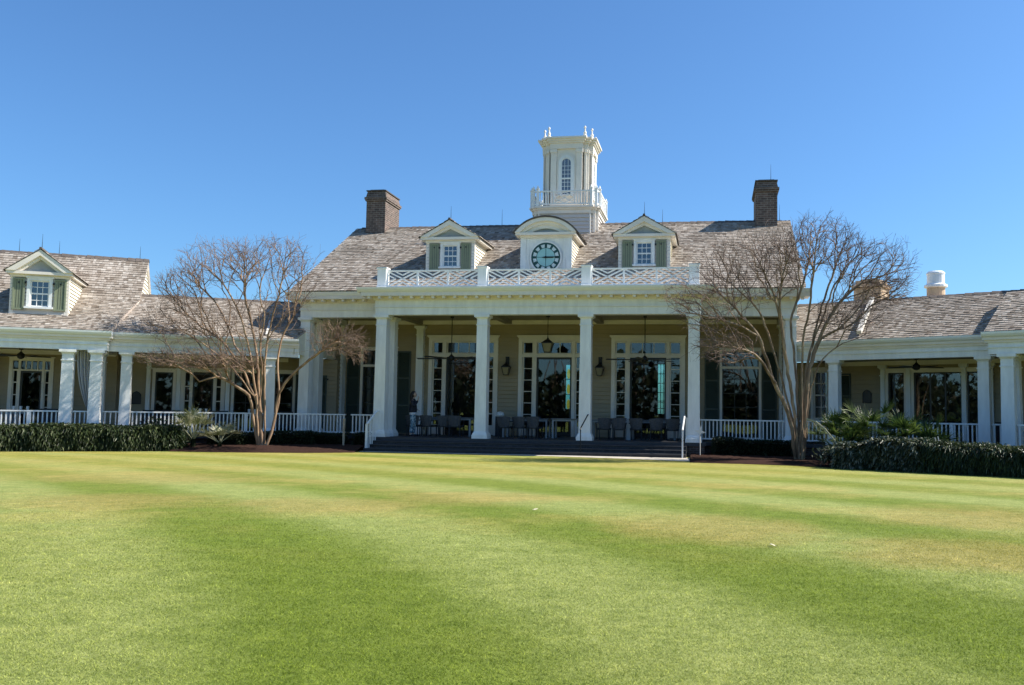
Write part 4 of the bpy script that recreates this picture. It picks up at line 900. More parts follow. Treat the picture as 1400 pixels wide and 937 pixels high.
mb = MB(); mb.add(vs, fs, CURT); o = mb.build('drape', ct, smooth=True); ul = o.data.uv_layers.new(name='UVMap')
for lp in o.data.loops: ul.data[lp.index].uv = uv[lp.vertex_index]
MB().tube([(-7.50, -1.13, 1.24), (-7.42, -1.06, 1.26), (-7.40, -1.1, 1.28)], .03, WHITE, 6).build('tie_back', ct)
MB().box(-7.95, -7.42, -1.1, -1.07, 3.42, 3.45, ALU).build('track', ct)
# hand rails of the steps
def handrail(name, label, u, v, pts, posts, m, r=.03, cat='handrail'):
    t = thing(name, label, cat, M, u, v, 0)
    MB().tube(pts, r, m, 8).build('rail', t)
    for p in posts: MB().box(p[0]-p[3], p[0]+p[3], p[1]-p[4], p[1]+p[4], p[5] if len(p) > 5 else 0, p[2], m).build('post', t)
    return t
t = handrail('stair_handrail', 'white handrail with thin balusters at the left end of the steps', -5.86, 0, [(0, -1.28, .96), (0, -1.18, 1.0), (0, -.35, 1.42), (0, -.15, 1.46), (.05, .0, 1.44)], [(0, -1.24, .97, .035, .035), (.0, -.22, 1.43, .03, .03, .5)], WHITE, .04)
for i in range(6):
    y = -1.12+.15*i; MB().box(-.014, .014, y-.014, y+.014, .03+max(0, (y+1.15)*.42), .98+(y+1.18)*.5, WHITE).build('baluster', t)
t = handrail('stair_handrail', 'white handrail at the right end of the steps on a thin front post', 5.50, 0, [(-.03, -1.36, .94), (-.03, -1.28, .99), (0, -.35, 1.40), (0, .1, 1.43)], [(-.03, -1.33, .95, .025, .025), (.11, -.05, 1.38, .075, .05, .14)], WHITE, .032)
handrail('stair_handrail', 'dark iron handrail in front of the third portico column', 2.06, 0, [(-.12, -1.25, .90), (-.12, -1.2, .96), (0, -.3, 1.42), (0, 0.1, 1.46), (0, .12, 1.35)], [(-.12, -1.2, .95, .016, .016), (0, -.1, 1.44, .018, .018, .5), (0, .1, 1.40, .016, .016, .5)], BLACK, .024)
# pale garden stakes
STAR = paint('pale_ornament', (.75, .71, .63), .6, .1, 6)
t = thing('garden_ornament', 'small pale star ornament on a thin stake below the right portico column', 'ornament', M, 6.06, -1.0, 0)
MB().tube([(0, 0, 0), (0, 0, .86)], .014, PVC, 6).build('stake', t)
mb = MB(); pts = []
for i in range(8): r_ = .2 if i % 2 == 0 else .06; pts.append((r_*math.sin(i*PI/4+.15), .9+r_*1.15*math.cos(i*PI/4+.15)))
mb.prism(pts, -.02, .02, STAR); mb.build('star', t)
POSTM = paint('weathered_post', (.36, .30, .22), .7, .3, 9)
t = thing('garden_post', 'pale slender post standing before the small hedge left of the portico', 'post', M, -6.85, -.95, 0)
MB().frus(0, 0, .12, 1.12, .028, .036, POSTM).frus(0, 0, 1.12, 1.16, .045, .04, POSTM).build('shaft', t); MB().frus(0, 0, 0, .12, .06, .04, POSTM).build('foot', t)
t = thing('garden_post', 'thin pale forked stake standing in the right hedge', 'post', R, 6.4, -4.75, 0)
MB().tube([(0, 0, 0), (.01, 0, .5), (-.02, 0, .95)], .022, PVC, 6).build('shaft', t); MB().tube([(.01, 0, .45), (.1, .02, .75), (.06, 0, .98)], .016, PVC, 6).build('fork', t)
# ================================================================== PERSON
SKIN = paint('skin', (.50, .33, .25), .55, .06, 8); NAVY = paint('navy_jacket', (.018, .02, .034), .8, .25, 14); LINEN = paint('white_shirt', (.62, .64, .70), .8, .08, 9); HAIR = paint('dark_hair', (.022, .015, .012), .5, .3, 30, stretch=(4, 4, 1))
m, nt, b = nodes('patterned_trousers'); r = ramp(nt, noise(nt, 16, 3), [(.40, (.045, .09, .15)), (.5, (.13, .25, .33)), (.58, (.42, .50, .55))]); nt.links.new(r, b.inputs['Base Color']); b.inputs['Roughness'].default_value = .85; PANT = m
def skin(name, chains, mat, parent, lv=1, merge=.02):
    """grow one continuous surface over joined chains of (x,y,z,r)"""
    vs = []; es = []; rs = []
    for ch in chains:
        prev = None
        for x, y, z, r_ in ch:
            k = next((i for i, q in enumerate(vs) if abs(q[0]-x)+abs(q[1]-y)+abs(q[2]-z) < 1e-5), None)
            if k is None: vs.append((x, y, z)); rs.append(r_); k = len(vs)-1
            if prev is not None: es.append((prev, k))
            prev = k
    me = bpy.data.meshes.new(name); me.from_pydata(vs, es, []); o = bpy.data.objects.new(name, me); COL.objects.link(o)
    md = o.modifiers.new('s', 'SKIN'); md.use_smooth_shade = True; md.branch_smoothing = .6
    for i, sv in enumerate(me.skin_vertices[0].data):
        sv.radius = rs[i] if isinstance(rs[i], tuple) else (rs[i], rs[i]); sv.use_root = (i == 0)
    sb = o.modifiers.new('u', 'SUBSURF'); sb.levels = lv; sb.render_levels = lv
    dg = bpy.context.evaluated_depsgraph_get(); m2 = bpy.data.meshes.new_from_object(o.evaluated_get(dg)); m2.name = name
    bpy.data.objects.remove(o); m2.materials.clear(); m2.materials.append(mat); o = bpy.data.objects.new(name, m2); COL.objects.link(o); o.parent = parent
    for p in m2.polygons: p.use_smooth = True
    return o
# x = forward (towards the right of the photo), y = the person's left, z up
pr = thing('person', 'person in navy jacket, white shirt and patterned trousers, hand at face, standing on the porch', 'person', M, -5.02, 1.32, FL, .25)
pel = (0, 0, .97, .085); ch = []
for s, fx in ((1, .05), (-1, -.05)):
    ch.append([pel, (0, s*.075, .85, .05), (fx*.6+.02, s*.095, .50, .045), (fx*.9-.02, s*.10, .12, .042), (fx*.9-.03, s*.10, .05, .045), (fx+.06, s*.105, .03, .038), (fx+.13, s*.11, .025, .028)])
ch.append([pel, (.0, 0, 1.08, .11), (.01, 0, 1.25, .125), (0, 0, 1.38, .10), (.005, 0, 1.45, .05), (.02, 0, 1.50, .047)])
sh = (0, 0, 1.38, .10)
hr = (.21, -.10, 1.48); hl = (.16, .17, 1.02)
ch.append([sh, (-.01, -.17, 1.37, .055), (.03, -.24, 1.13, .043), (.17, -.16, 1.33, .035), (.20, -.12, 1.44, .025), (*hr, .026)])
ch.append([sh, (-.01, .17, 1.37, .055), (-.04, .24, 1.12, .043), (.08, .22, 1.02, .034), (.13, .19, 1.02, .026), (*hl, .028)])
for (hx, hy, hz), dx, dz, sg in ((hr, 0, 1, 1), (hl, 1, -.3, -1)):
    for k in range(4):
        o_ = (k-1.5)*.016; ln = (.05, .06, .057, .045)[k]
        a = (hx, hy+o_, hz); ch.append([(hx, hy, hz, .026), (hx+dx*.03+.004, hy+o_, hz+dz*.03, .0085), (hx+dx*(.03+ln*.6)-.012*(1-dx), hy+o_, hz+dz*(.03+ln*.6)-.012*dx, .008), (hx+dx*(.03+ln)-.03*(1-dx), hy+o_, hz+dz*(.03+ln)-.03*dx, .0065)])
    ch.append([(hx, hy, hz, .026), (hx+.012, hy+sg*.034, hz+.012, .0095), (hx+dx*.03+.012, hy+sg*.045, hz+dz*.03+.012, .008)])
body = skin('body', ch, SKIN, pr, 1)
hd = MB()
def ellips(mb, c, r, m, nu=14, nv=10, zmin=-1, zmax=1, fn=None):
    vs = []; fs = []
    for j in range(nv+1):
        ph = PI*j/nv
        for i in range(nu):
            th = 2*PI*i/nu; x, y, z = math.sin(ph)*math.cos(th), math.sin(ph)*math.sin(th), math.cos(ph)
            if fn: x, y, z = fn(x, y, z)
            vs.append((c[0]+r[0]*x, c[1]+r[1]*y, c[2]+r[2]*z))
    for j in range(nv):
        for i in range(nu): fs.append((j*nu+i, (j+1)*nu+i, (j+1)*nu+(i+1) % nu, j*nu+(i+1) % nu))
    mb.add(vs, fs, m)
def headf(x, y, z):                                     # jaw narrows, nose, brow
    if z < 0: y *= 1+z*.28; x *= 1+z*.08
    if x > .75 and abs(y) < .28 and -.28 < z < .18: x += .16*(1-abs(y)/.28)
    return x, y, z
ellips(hd, (.03, 0, 1.605), (.098, .076, .118), SKIN, 20, 16, fn=headf)
for s in (-1, 1): ellips(hd, (.02, s*.077, 1.60), (.022, .010, .032), SKIN, 8, 6); ellips(hd, (.115, s*.03, 1.617), (.012, .014, .008), BLACK, 8, 6)
ellips(hd, (.122, 0, 1.553), (.008, .024, .007), paint('lips', (.32, .13, .11), .5, .05, 5), 8, 6)
hb = hd.build('head', pr, smooth=True)
# the head joins the body mesh
bpy.context.view_layer.objects.active = body
for o in (hb, body): o.select_set(True)
bpy.ops.object.join()
hm = MB(); ellips(hm, (.008, 0, 1.63), (.112, .094, .125), HAIR, 16, 12, fn=lambda x, y, z: (x*(1 if x < .35 or z > .55 else .35), y, z)); ellips(hm, (-.07, 0, 1.50), (.06, .085, .20), HAIR, 12, 10); hm.build('hair', pr, smooth=True)
skin('jacket', [[(0, 0, .86, .165), (0, 0, .98, .170), (.005, 0, 1.12, .160), (.01, 0, 1.26, .168), (0, 0, 1.38, .150), (.003, 0, 1.46, .088)], [(0, 0, 1.38, .150), (-.01, -.165, 1.375, .098), (.0, -.21, 1.28, .078), (.03, -.24, 1.13, .066), (.19, -.14, 1.38, .046)], [(0, 0, 1.38, .150), (-.01, .165, 1.375, .098), (-.03, .21, 1.27, .078), (-.04, .24, 1.12, .066), (.10, .215, 1.02, .046)]], NAVY, pr)
skin('shirt', [[(0, 0, .79, .15), (0, 0, .87, .158), (0, 0, 1.0, .15)]], LINEN, pr)
skin('trousers', [[(0, 0, 1.0, .12), (0, 0, .92, .135), (0, .08, .86, .128), (.05, .095, .50, .078), (.03, .10, .10, .066)], [(0, 0, .92, .128), (0, -.08, .86, .128), (-.01, -.095, .50, .078), (-.06, -.10, .10, .066)]], PANT, pr)

mb = MB()
for s, fx in ((1, .05), (-1, -.05)): ellips(mb, (fx+.045, s*.106, .04), (.125, .045, .04), NAVY, 10, 8)
mb.build('shoes', pr, smooth=True)
# ================================================================== CAMERA MODEL (also used to lay out limbs at their real distance)
F_, CX, CY, PITCH, ROLL, CAMH = 1217.01, 784.678, 475.618, .0726303, .0137329, 1.5
def ray(x, y):
    a, b = (x-CX)/F_, (y-CY)/F_; c, s = math.cos(ROLL), math.sin(ROLL); X = a*c+b*s; up = a*s-b*c
    return Vector((X, math.cos(PITCH)-math.sin(PITCH)*up, math.sin(PITCH)+math.cos(PITCH)*up))
def at(x, y, Y): r = ray(x, y); return Vector((0, 0, CAMH))+r*(Y/r.y)
# ================================================================== FOLIAGE
LEAF = island('hedge_leaf', [(0, (.015, .025, .008)), (.4, (.032, .052, .015)), (.75, (.055, .08, .024)), (.92, (.11, .135, .05)), (1, (.22, .24, .13))], .45, .45, .3, 3, .18)
LEAFP = island('pale_highlight_leaf', [(0, (.02, .032, .014)), (.4, (.045, .065, .03)), (.7, (.09, .11, .06)), (.88, (.26, .27, .19)), (1, (.42, .42, .33))], .4, .5, .3, 3, .15)  # pale leaves; the palest tones also stand in for highlights on them
LEAFD = island('dark_hedge_leaf', [(0, (.010, .018, .008)), (.5, (.020, .034, .014)), (.9, (.035, .055, .022)), (1, (.05, .07, .03))], .5, .4, .3, 3, .12)
PALM = island('palmetto_green', [(0, (.022, .045, .01)), (.5, (.05, .09, .018)), (.85, (.10, .15, .03)), (1, (.2, .24, .08))], .45, .4, .2, 4, .3)
PALMP = island('palmetto_pale', [(0, (.17, .19, .08)), (.4, (.34, .34, .2)), (1, (.55, .52, .38))], .55, .3, .2, 4, .25)
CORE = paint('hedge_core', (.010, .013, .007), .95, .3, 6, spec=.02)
def leaves(mb, n, fn, ln, wd, m, droop=.5, up=.2):
    for _ in range(n):
        p, out = fn(); p = Vector(p); out = Vector(out)
        d = (out+Vector((random.gauss(0, .55), random.gauss(0, .55), random.gauss(up, .45)-droop*.4))).normalized()
        sd = d.cross(Vector((random.gauss(0, .5), random.gauss(0, .5), 1))).normalized(); nn = sd.cross(d)
        l = ln*random.uniform(.65, 1.35); w = wd*random.uniform(.7, 1.3)
        a = p; b = p+d*l*.45+sd*w*.5+nn*.006; c = p+d*l*.45-sd*w*.5+nn*.006; e = p+d*l-Vector((0, 0, droop*l*.45)); mid = p+d*l*.45-nn*w*.12
        mb.add([a, b, e, c, mid], [(0, 4, 2, 1), (0, 3, 2, 4)] if False else [(0, 1, 2, 4), (0, 4, 2, 3)], m)
def hedge(label, fr, u0, u1, v0, v1, h, mat, n, ln=.13, wd=.04, droop=.6, wob=.05, name='hedge', z0=0, prof=None):
    t = thing(name, label, 'hedge', fr, (u0+u1)/2, (v0+v1)/2, z0); hl, hw = (u1-u0)/2, (v1-v0)/2
    ph = [random.random()*6 for _ in range(6)]
    H = lambda x: h*(1+wob*(math.sin(x*1.7+ph[0])+.6*math.sin(x*4.1+ph[1]))) * (prof(x) if prof else 1)
    bulge = lambda x, z: .05*math.sin(x*2.3+ph[2])+.04*math.sin(x*5.2+z*4+ph[3])
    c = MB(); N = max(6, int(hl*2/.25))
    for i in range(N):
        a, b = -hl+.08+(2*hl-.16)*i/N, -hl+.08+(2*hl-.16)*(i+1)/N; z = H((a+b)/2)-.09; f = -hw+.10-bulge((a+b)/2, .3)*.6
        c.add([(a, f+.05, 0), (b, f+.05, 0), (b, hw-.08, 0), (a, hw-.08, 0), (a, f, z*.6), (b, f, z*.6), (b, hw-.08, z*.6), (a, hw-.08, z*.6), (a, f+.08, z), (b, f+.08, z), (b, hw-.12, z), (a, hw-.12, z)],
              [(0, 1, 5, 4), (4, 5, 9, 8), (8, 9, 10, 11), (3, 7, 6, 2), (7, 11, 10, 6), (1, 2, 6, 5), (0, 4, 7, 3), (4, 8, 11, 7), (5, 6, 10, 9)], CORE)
    c.build('stems', t)  # solid near-black core added behind the leaves to block the view through
    mb = MB()
    def fn():
        r = random.random(); x = random.uniform(-hl, hl)
        if r < .58:
            z = random.uniform(.03, 1)**.8*H(x)*.97; k = z/H(x); return (x, -hw+.03-bulge(x, z)+.10*max(0, k-.75)*4*.25+random.uniform(-.02, .10), z), (0, -1, .15+.7*max(0, k-.6))
        if r < .88: return (x, random.uniform(-hw, hw), H(x)-random.uniform(-.01, .08)), (0, -.2, 1)
        s = random.choice((-1, 1)); z = random.uniform(.03, 1)*H(s*hl); return (s*(hl-random.uniform(-.02, .08)), random.uniform(-hw, hw), z), (s, -.3, .2)
    leaves(mb, n, fn, ln, wd, mat, droop); mb.build('foliage', t)
    return t
hedge('long clipped green hedge along the left porch, ending at the pale palmettos', L, -11.2, -4.35, -3.22, -2.05, .79, LEAF, 14000, .22, .05, 1.0, .035)
hedge('low dark hedge behind the left bare tree trunks', L, -3.45, .1, -2.35, -1.35, .62, LEAFD, 6000, .09, .035, .3, .05)
hedge('small dark clipped hedge left of the pale garden post', M, -8.85, -7.08, -.62, .25, .58, LEAFD, 3000, .08, .03, .3, .03)
hedge('small dark clipped hedge between the pale garden post and the steps', M, -6.72, -6.05, -.62, .25, .60, LEAFD, 1400, .08, .03, .3, .03)
hedge('small dark clipped hedge right of the steps, before the right bare tree', M, 6.5, 9.2, -.75, .2, .62, LEAFD, 4500, .09, .035, .3, .06)
hedge('loose pale leaved hedge in front of the right palmettos', R, 3.75, 6.05, -5.2, -3.9, .76, LEAFP, 8000, .19, .06, .9, .12)
hedge('dark drooping hedge at the right edge of the photo', R, 6.05, 9.6, -5.15, -3.9, .75, LEAF, 9000, .22, .045, 1.1, .07)
def blade(mb, hub, d, sd, ln, w, m, droop):
    k = 4; ps = []
    for i in range(k+1):
        q = i/k; p = hub+d*ln*q-Vector((0, 0, droop*ln*q*q)); ww = w*(1-.96*q**1.4)*(.7 if i == 0 else 1)
        ps.append((p+sd*ww*.5, p-sd*ww*.5))
    vs = [x for a in ps for x in a]; mb.add(vs, [(2*i, 2*i+1, 2*i+3, 2*i+2) for i in range(k)], m)
def frond(t, base, dirv, pet, fan, mat, nb=22, spread=2.3, droop=.15):
    mb = MB(); dirv = Vector(dirv).normalized(); base = Vector(base); hub = base+dirv*pet; side = dirv.cross(Vector((0, 0, 1)))
    side = side.normalized() if side.length > .1 else Vector((1, 0, 0)); up = side.cross(dirv).normalized()
    side = (side*math.cos(random.uniform(-.4, .4))+up*random.uniform(-.35, .35)).normalized()
    mb.tube([base, base+dirv*pet*.5+Vector((0, 0, .02)), hub], [.014, .011, .008], mat, 5)
    for i in range(nb):
        a = -spread/2+spread*i/(nb-1)+random.uniform(-.03, .03); d = (dirv*math.cos(a)+side*math.sin(a)+up*random.uniform(-.08, .12)).normalized()
        blade(mb, hub, d, d.cross(up).normalized(), fan*random.uniform(.85, 1.1)*(1-.25*abs(a)/spread), .038, mat, droop*random.uniform(.3, 1.6))
    mb.build('frond', t)
def palmetto(label, fr, u, v, z, n, h, fan, mat, lean=.75, name='palmetto', grp='palmettos', pale=None, minup=.45):
    t = thing(name, label, 'palmetto', fr, u, v, z, random.random()*6, grp)
    MB().tube([(0, 0, -.02), (0, 0, h*.18), (.01, 0, h*.35)], [.09, .08, .05], CORE, 7).build('stem', t)
    for i in range(n):
        a = 2*PI*i/n+random.uniform(-.25, .25); e = random.uniform(minup, 1.35)
        frond(t, (0, 0, h*.25), (math.cos(a)*math.cos(e)*lean*1.3, math.sin(a)*math.cos(e)*lean*1.3, math.sin(e)), h*random.uniform(.45, .75), fan*random.uniform(.85, 1.15), pale if pale and random.random() < .2 else mat, 20, 2.4, .18)
    return t
GP = 'green palmettos behind the right hedge'; GQ = 'pale palmettos left of the tree'
palmetto('green palmetto at the left end of the right hedge, beside the porch column', R, 2.95, -3.0, 0, 20, 1.45, .58, PALM, grp=GP)
palmetto('tallest bright green palmetto, below the glass doors of the right wing', R, 4.0, -3.0, 0, 20, 1.8, .62, PALM, grp=GP)
palmetto('green palmetto just right of the tallest one, below the big glass doors', R, 5.05, -3.05, 0, 18, 1.4, .58, PALM, grp=GP)
palmetto('smaller dark green palmetto at the right of its group, before the railing', R, 5.75, -3.2, 0, 15, 1.25, .56, PALM, grp=GP)
palmetto('dense green palmetto filling the middle of the right group, low down', R, 3.45, -3.45, 0, 18, 1.2, .6, PALM, grp=GP)
palmetto('pale upright palmetto at the end of the left hedge', L, -3.9, -3.0, .05, 20, 1.25, .5, PALMP, grp=GQ, pale=PALM, minup=.75)
palmetto('pale spreading palmetto right of the upright one, beside the mulch', L, -3.05, -3.0, .05, 14, .85, .48, PALMP, grp=GQ, lean=1.1)
# arching grass clump
t = thing('grass_clump', 'arching grass clump draped over the right railing, left of the last columns', 'ornamental grass', R, 6.0, -1.6, 0); mb = MB()
for _ in range(260):
    a = random.random()*2*PI; d = Vector((math.cos(a)*.55, math.sin(a)*.35, 1)).normalized(); blade(mb, Vector((random.gauss(0, .35), random.gauss(0, .12), .1)), d, d.cross(Vector((0, 1, .2))).normalized(), random.uniform(1.0, 1.6), .02, PALMP if random.random() < .35 else LEAF, .42)
mb.build('blades', t)
MB().tube([(-.3, 0, .05), (0, 0, .12), (.3, 0, .05)], [.08, .12, .08], CORE, 6).build('root_crown', t)
# little plants at the hedge feet
for i, (fr, u, v, h, lb) in enumerate(((L, -4.3, -3.0, .5, 'leafy plant with upright leaves where the left hedge ends'), (L, -5.2, -2.5, 1.05, 'leafy shoot rising above the left hedge near the pale palmettos'), (R, 3.3, -4.6, .55, 'pale leaved plant at the left foot of the right hedge'))):
    t = thing('leafy_plant', lb, 'plant', fr, u, v, 0); mb = MB()
    leaves(mb, 260, lambda: ((random.gauss(0, .16), random.gauss(0, .16), random.uniform(.05, h)), (random.gauss(0, .4), random.gauss(0, .4), .8)), .2, .05, LEAFP if i == 2 else LEAF, .5); mb.build('foliage', t)
    MB().tube([(0, 0, 0), (.02, 0, h*.5), (0, .01, h*.9)], [.02, .015, .006], CORE, 5).build('stem', t)
# ================================================================== BARE TREES
def barkmat(name, a, b_, c):
    m, nt, b = nodes(name); f = noise(nt, 7, 6, .65, stretch=(1, 1, .3)); r = ramp(nt, f, [(.28, a), (.5, b_), (.72, c)]); r = mix(nt, r, ramp(nt, noise(nt, 2.6, 3, .5, stretch=(1, 1, .35)), [(.38, (.62, .60, .58)), (.46, (1, 1, 1)), (.58, (1, 1, 1)), (.66, (1.35, 1.3, 1.2))]), 1., 'MULTIPLY')
    nt.links.new(r, b.inputs['Base Color']); b.inputs['Roughness'].default_value = .75; b.inputs['Specular IOR Level'].default_value = .25; bumpy(nt, b, noise(nt, 22, 4, stretch=(1, 1, .25)), .35, .01); MATS[name] = m; return m
BARKL = barkmat('tan_bark', (.15, .09, .055), (.29, .19, .12), (.42, .30, .20)); BARKR = barkmat('grey_green_bark', (.11, .072, .046), (.22, .155, .10), (.36, .29, .19))
TWIGL = barkmat('brown_twig', (.135, .086, .063), (.215, .148, .110), (.30, .222, .172)); TWIGR = barkmat('dark_twig', (.115, .076, .06), (.19, .132, .105), (.28, .205, .168))
def tree(label, Y0, base, stems, blobs, n_att, bark, twig, r0, zoom, seed):
    rs = np.random.default_rng(seed); rnd = random.Random(seed)
    X0, Y0z, sc = zoom; px = lambda p: (X0+p[0]*sc, Y0z+p[1]*sc)
    nodes_, par, fix = [], [], []
    def addn(p, q): nodes_.append(np.array(p, float)); par.append(q); return len(nodes_)-1
    b0 = np.array(at(*px(base), Y0)); root = addn(b0-np.array([0, 0, .12]), -1)
    for st in stems:
        depth, pts, *rest = st; start = root; P = []
        n = len(pts)
        for i, q in enumerate(pts):
            dY = depth*(i/(n-1))**1.1 if n > 1 else 0
            if rest: dY = rest[0]+(depth-rest[0])*(i/(n-1))
            P.append(np.array(at(*px(q), Y0+dY)))
        if rest or len(st) > 2:                          # a limb leaving an existing stem
            start = int(np.argmin([np.linalg.norm(x-P[0]) for x in nodes_])); P = P[1:] if np.linalg.norm(nodes_[start]-P[0]) < .25 else P
        else:
            P[0] = P[0]+np.array([0, rnd.uniform(-.1, .1), -.05])
        prev = start; last = nodes_[start]
        Q = [last]+P if (rest or len(st) > 2) else P
        # smooth polyline by Catmull-Rom
        for i in range(len(Q)-1):
            p0, p1, p2, p3 = Q[max(i-1, 0)], Q[i], Q[i+1], Q[min(i+2, len(Q)-1)]; k = max(2, int(np.linalg.norm(p2-p1)/.22))
            for j in range(1, k+1):
                t = j/k; x = .5*((2*p1)+(-p0+p2)*t+(2*p0-5*p1+4*p2-p3)*t*t+(-p0+3*p1-3*p2+p3)*t**3)
                x = x+rs.normal(0, .012, 3)
                if i == 0 and j == 1 and prev == root and not rest: prev = addn(Q[0], root)
                prev = addn(x, prev)
    nstem = len(nodes_)
    att = []
    wsum = sum(b[0] for b in blobs)
    for w, (cx, cy), (rx, ry), dy, rd in blobs:
        for _ in range(int(n_att*w/wsum)):
            while True:
                a, b, c = rs.uniform(-1, 1, 3)
                if a*a+b*b+c*c < 1 and rs.random() < .35+.65*(a*a+b*b+c*c)**.5: break
            k = rs.uniform(1.05, 1.32) if rs.random() < .13 else 1.
            att.append(np.array(at(*px((cx+rx*a*k, cy+ry*b*k)), Y0+dy+rd*c*k)))
    N = np.zeros((160000, 3)); D = np.zeros((160000, 3)); PL = np.zeros(160000); cnt = len(nodes_); N[:cnt] = np.array(nodes_)
    for i in range(cnt):
        if par[i] >= 0: d = N[i]-N[par[i]]; D[i] = d/(np.linalg.norm(d)+1e-9); PL[i] = PL[par[i]]+np.linalg.norm(d)
    low = b0[2]+.9
    order = np.argsort(np.array([np.min(np.linalg.norm(N[:cnt]-a, axis=1)+.25*PL[:cnt]) for a in att])+rs.uniform(0, .5, len(att)))
    for k in order:
        a = att[k]; v = a-N[:cnt]; dd = np.linalg.norm(v, axis=1)+1e-9
        al = (v*D[:cnt]).sum(1)/dd; cost = dd*(1.6-.8*al)+.30*PL[:cnt]+np.where(N[:cnt, 2] < low, 3., 0)+np.where(al < .15, .6, 0)
        j = int(np.argmin(cost)); L_ = dd[j]
        if L_ < .06: continue
        ns = max(2, int(L_/.13)); p = N[j]; d0 = D[j]; prev = j
        t0v = d0*.5+v[j]/L_*.8; t0v /= np.linalg.norm(t0v); c1 = p+t0v*L_*.4
        for i in range(1, ns+1):
            t = i/ns; x = (1-t)**2*p+2*t*(1-t)*c1+t*t*a+rs.normal(0, .007, 3)*(i < ns)
            if cnt >= 159990: break
            N[cnt] = x; d = x-N[prev]; l = np.linalg.norm(d)+1e-9; D[cnt] = d/l; PL[cnt] = PL[prev]+l; par.append(prev); prev = cnt; cnt += 1
    # fine side twigs and forked tips
    base_n = cnt; tips = set(range(cnt))-set(par)
    for j in range(nstem, base_n):
        tip = j in tips
        if not tip and rnd.random() > .42: continue
        for s in range(rnd.choice((2, 3)) if tip else 1):
            d = D[j]+rs.normal(0, .42 if tip else .55, 3)+np.array([0, 0, .12]); d /= np.linalg.norm(d); l = rnd.uniform(.12, .36); prev = j; x = N[j]
            for i in range(2):
                d = d+rs.normal(0, .10, 3); x = x+d/np.linalg.norm(d)*l*.5
                if cnt >= 159999: break
                N[cnt] = x; D[cnt] = d; par.append(prev); prev = cnt; cnt += 1
    ch = [[] for _ in range(cnt)]
    for i in range(cnt):
        if par[i] >= 0: ch[par[i]].append(i)
    RT = .0034; ex = 2.1; A = np.zeros(cnt)
    for i in range(cnt-1, -1, -1):                        # children always follow their parents
        if not ch[i]: A[i] = RT**ex
        if par[i] >= 0: A[par[i]] += A[i]
    rad = A**(1/ex); big = max(rad[i] for i in ch[root]); rad = np.where(rad > .014, .014+(rad-.014)*(r0-.014)/(big-.014), rad); rad[root] = r0*1.15
    Lc = thing('bare_tree', label, 'tree', W, *b0[:2], 0, 0, 'leafless multi-stemmed trees by the clubhouse'); off = Vector((b0[0], b0[1], 0))
    mt, mc = MB(), MB(); stack = [(root, None)]
    while stack:
        i, frm = stack.pop(); chain = [frm, i] if frm is not None else [i]
        while ch[chain[-1]]:
            k = sorted(ch[chain[-1]], key=lambda q: -rad[q])
            if chain[-1] == root:
                for q in k: stack.append((q, root))
                chain = chain[:1]; break
            for q in k[1:]: stack.append((q, chain[-1]))
            chain.append(k[0])
        if len(chain) < 2: continue
        pts = [Vector(N[q])-off for q in chain]; rr = [rad[q] for q in chain]
        if frm is not None: rr[0] = min(rad[chain[0]], rad[chain[1]]*1.25)
        cut = next((q for q, r_ in enumerate(rr) if r_ < .017), len(rr))
        if cut >= 2: mt.tube(pts[:cut+1], rr[:cut+1], bark, 8)
        if cut < len(rr): a = max(cut-0, 0) if cut >= 2 else 0; mc.tube(pts[a:], rr[a:], twig, 3 if max(rr[a:]) < .009 else 5, False) if len(pts)-a >= 2 else None
    mt.build('trunk', Lc, smooth=True); mc.build('crown', Lc, smooth=True)
    print('tree', cnt, len(mc.f))
    return Lc
tree('leafless tan barked tree left of the portico, a low limb crossing the left pillar', 31.8, (572, 897),
  [(-.9, [(556, 895), (548, 780), (545, 690), (525, 560), (500, 440), (462, 330), (410, 240), (330, 165)]),
   (.5, [(568, 895), (560, 740), (552, 600), (540, 480), (520, 380), (500, 290), (495, 180), (500, 100)]),
   (-.4, [(578, 895), (580, 730), (582, 560), (600, 420), (632, 310), (655, 200), (665, 110)]),
   (.9, [(590, 895), (622, 790), (640, 690), (633, 570), (650, 470), (690, 380), (720, 290), (745, 170), (755, 120)]),
   (-1.3, [(550, 895), (530, 770), (515, 700), (440, 645), (380, 620), (310, 640), (275, 605), (200, 575), (110, 560)]),
   (.3, [(562, 895), (556, 760), (520, 660), (470, 560), (400, 470), (300, 400), (230, 330), (180, 270)]),
   (-.8, [(560, 740), (570, 600), (560, 480), (580, 380), (560, 260), (600, 140)], .0),
   (-1.0, [(604, 790), (640, 690), (715, 590), (790, 535), (850, 490), (900, 460), (960, 425)], .2),
   (-1.2, [(530, 700), (470, 610), (400, 540), (320, 480), (240, 430), (130, 390)], -.6),
   (.8, [(540, 600), (470, 510), (430, 420), (380, 320), (300, 230), (260, 130)], .2)],
  [(1.25, (400, 150), (185, 95), .2, 1.3), (1.1, (600, 130), (180, 85), .2, 1.3), (.8, (240, 250), (110, 80), 0, 1.0), (.5, (690, 250), (100, 100), .3, 1.0), (1.0, (260, 400), (200, 90), -.6, .9),
   (.95, (250, 545), (200, 38), -1.0, .7), (.75, (430, 560), (150, 50), -.6, .8), (.75, (870, 465), (110, 72), -.9, .6), (.5, (560, 380), (160, 120), 0, 1.2), (.35, (950, 500), (60, 60), -.9, .5)],
  2900, BARKL, TWIGL, .058, (170, 310, .3308), 11)
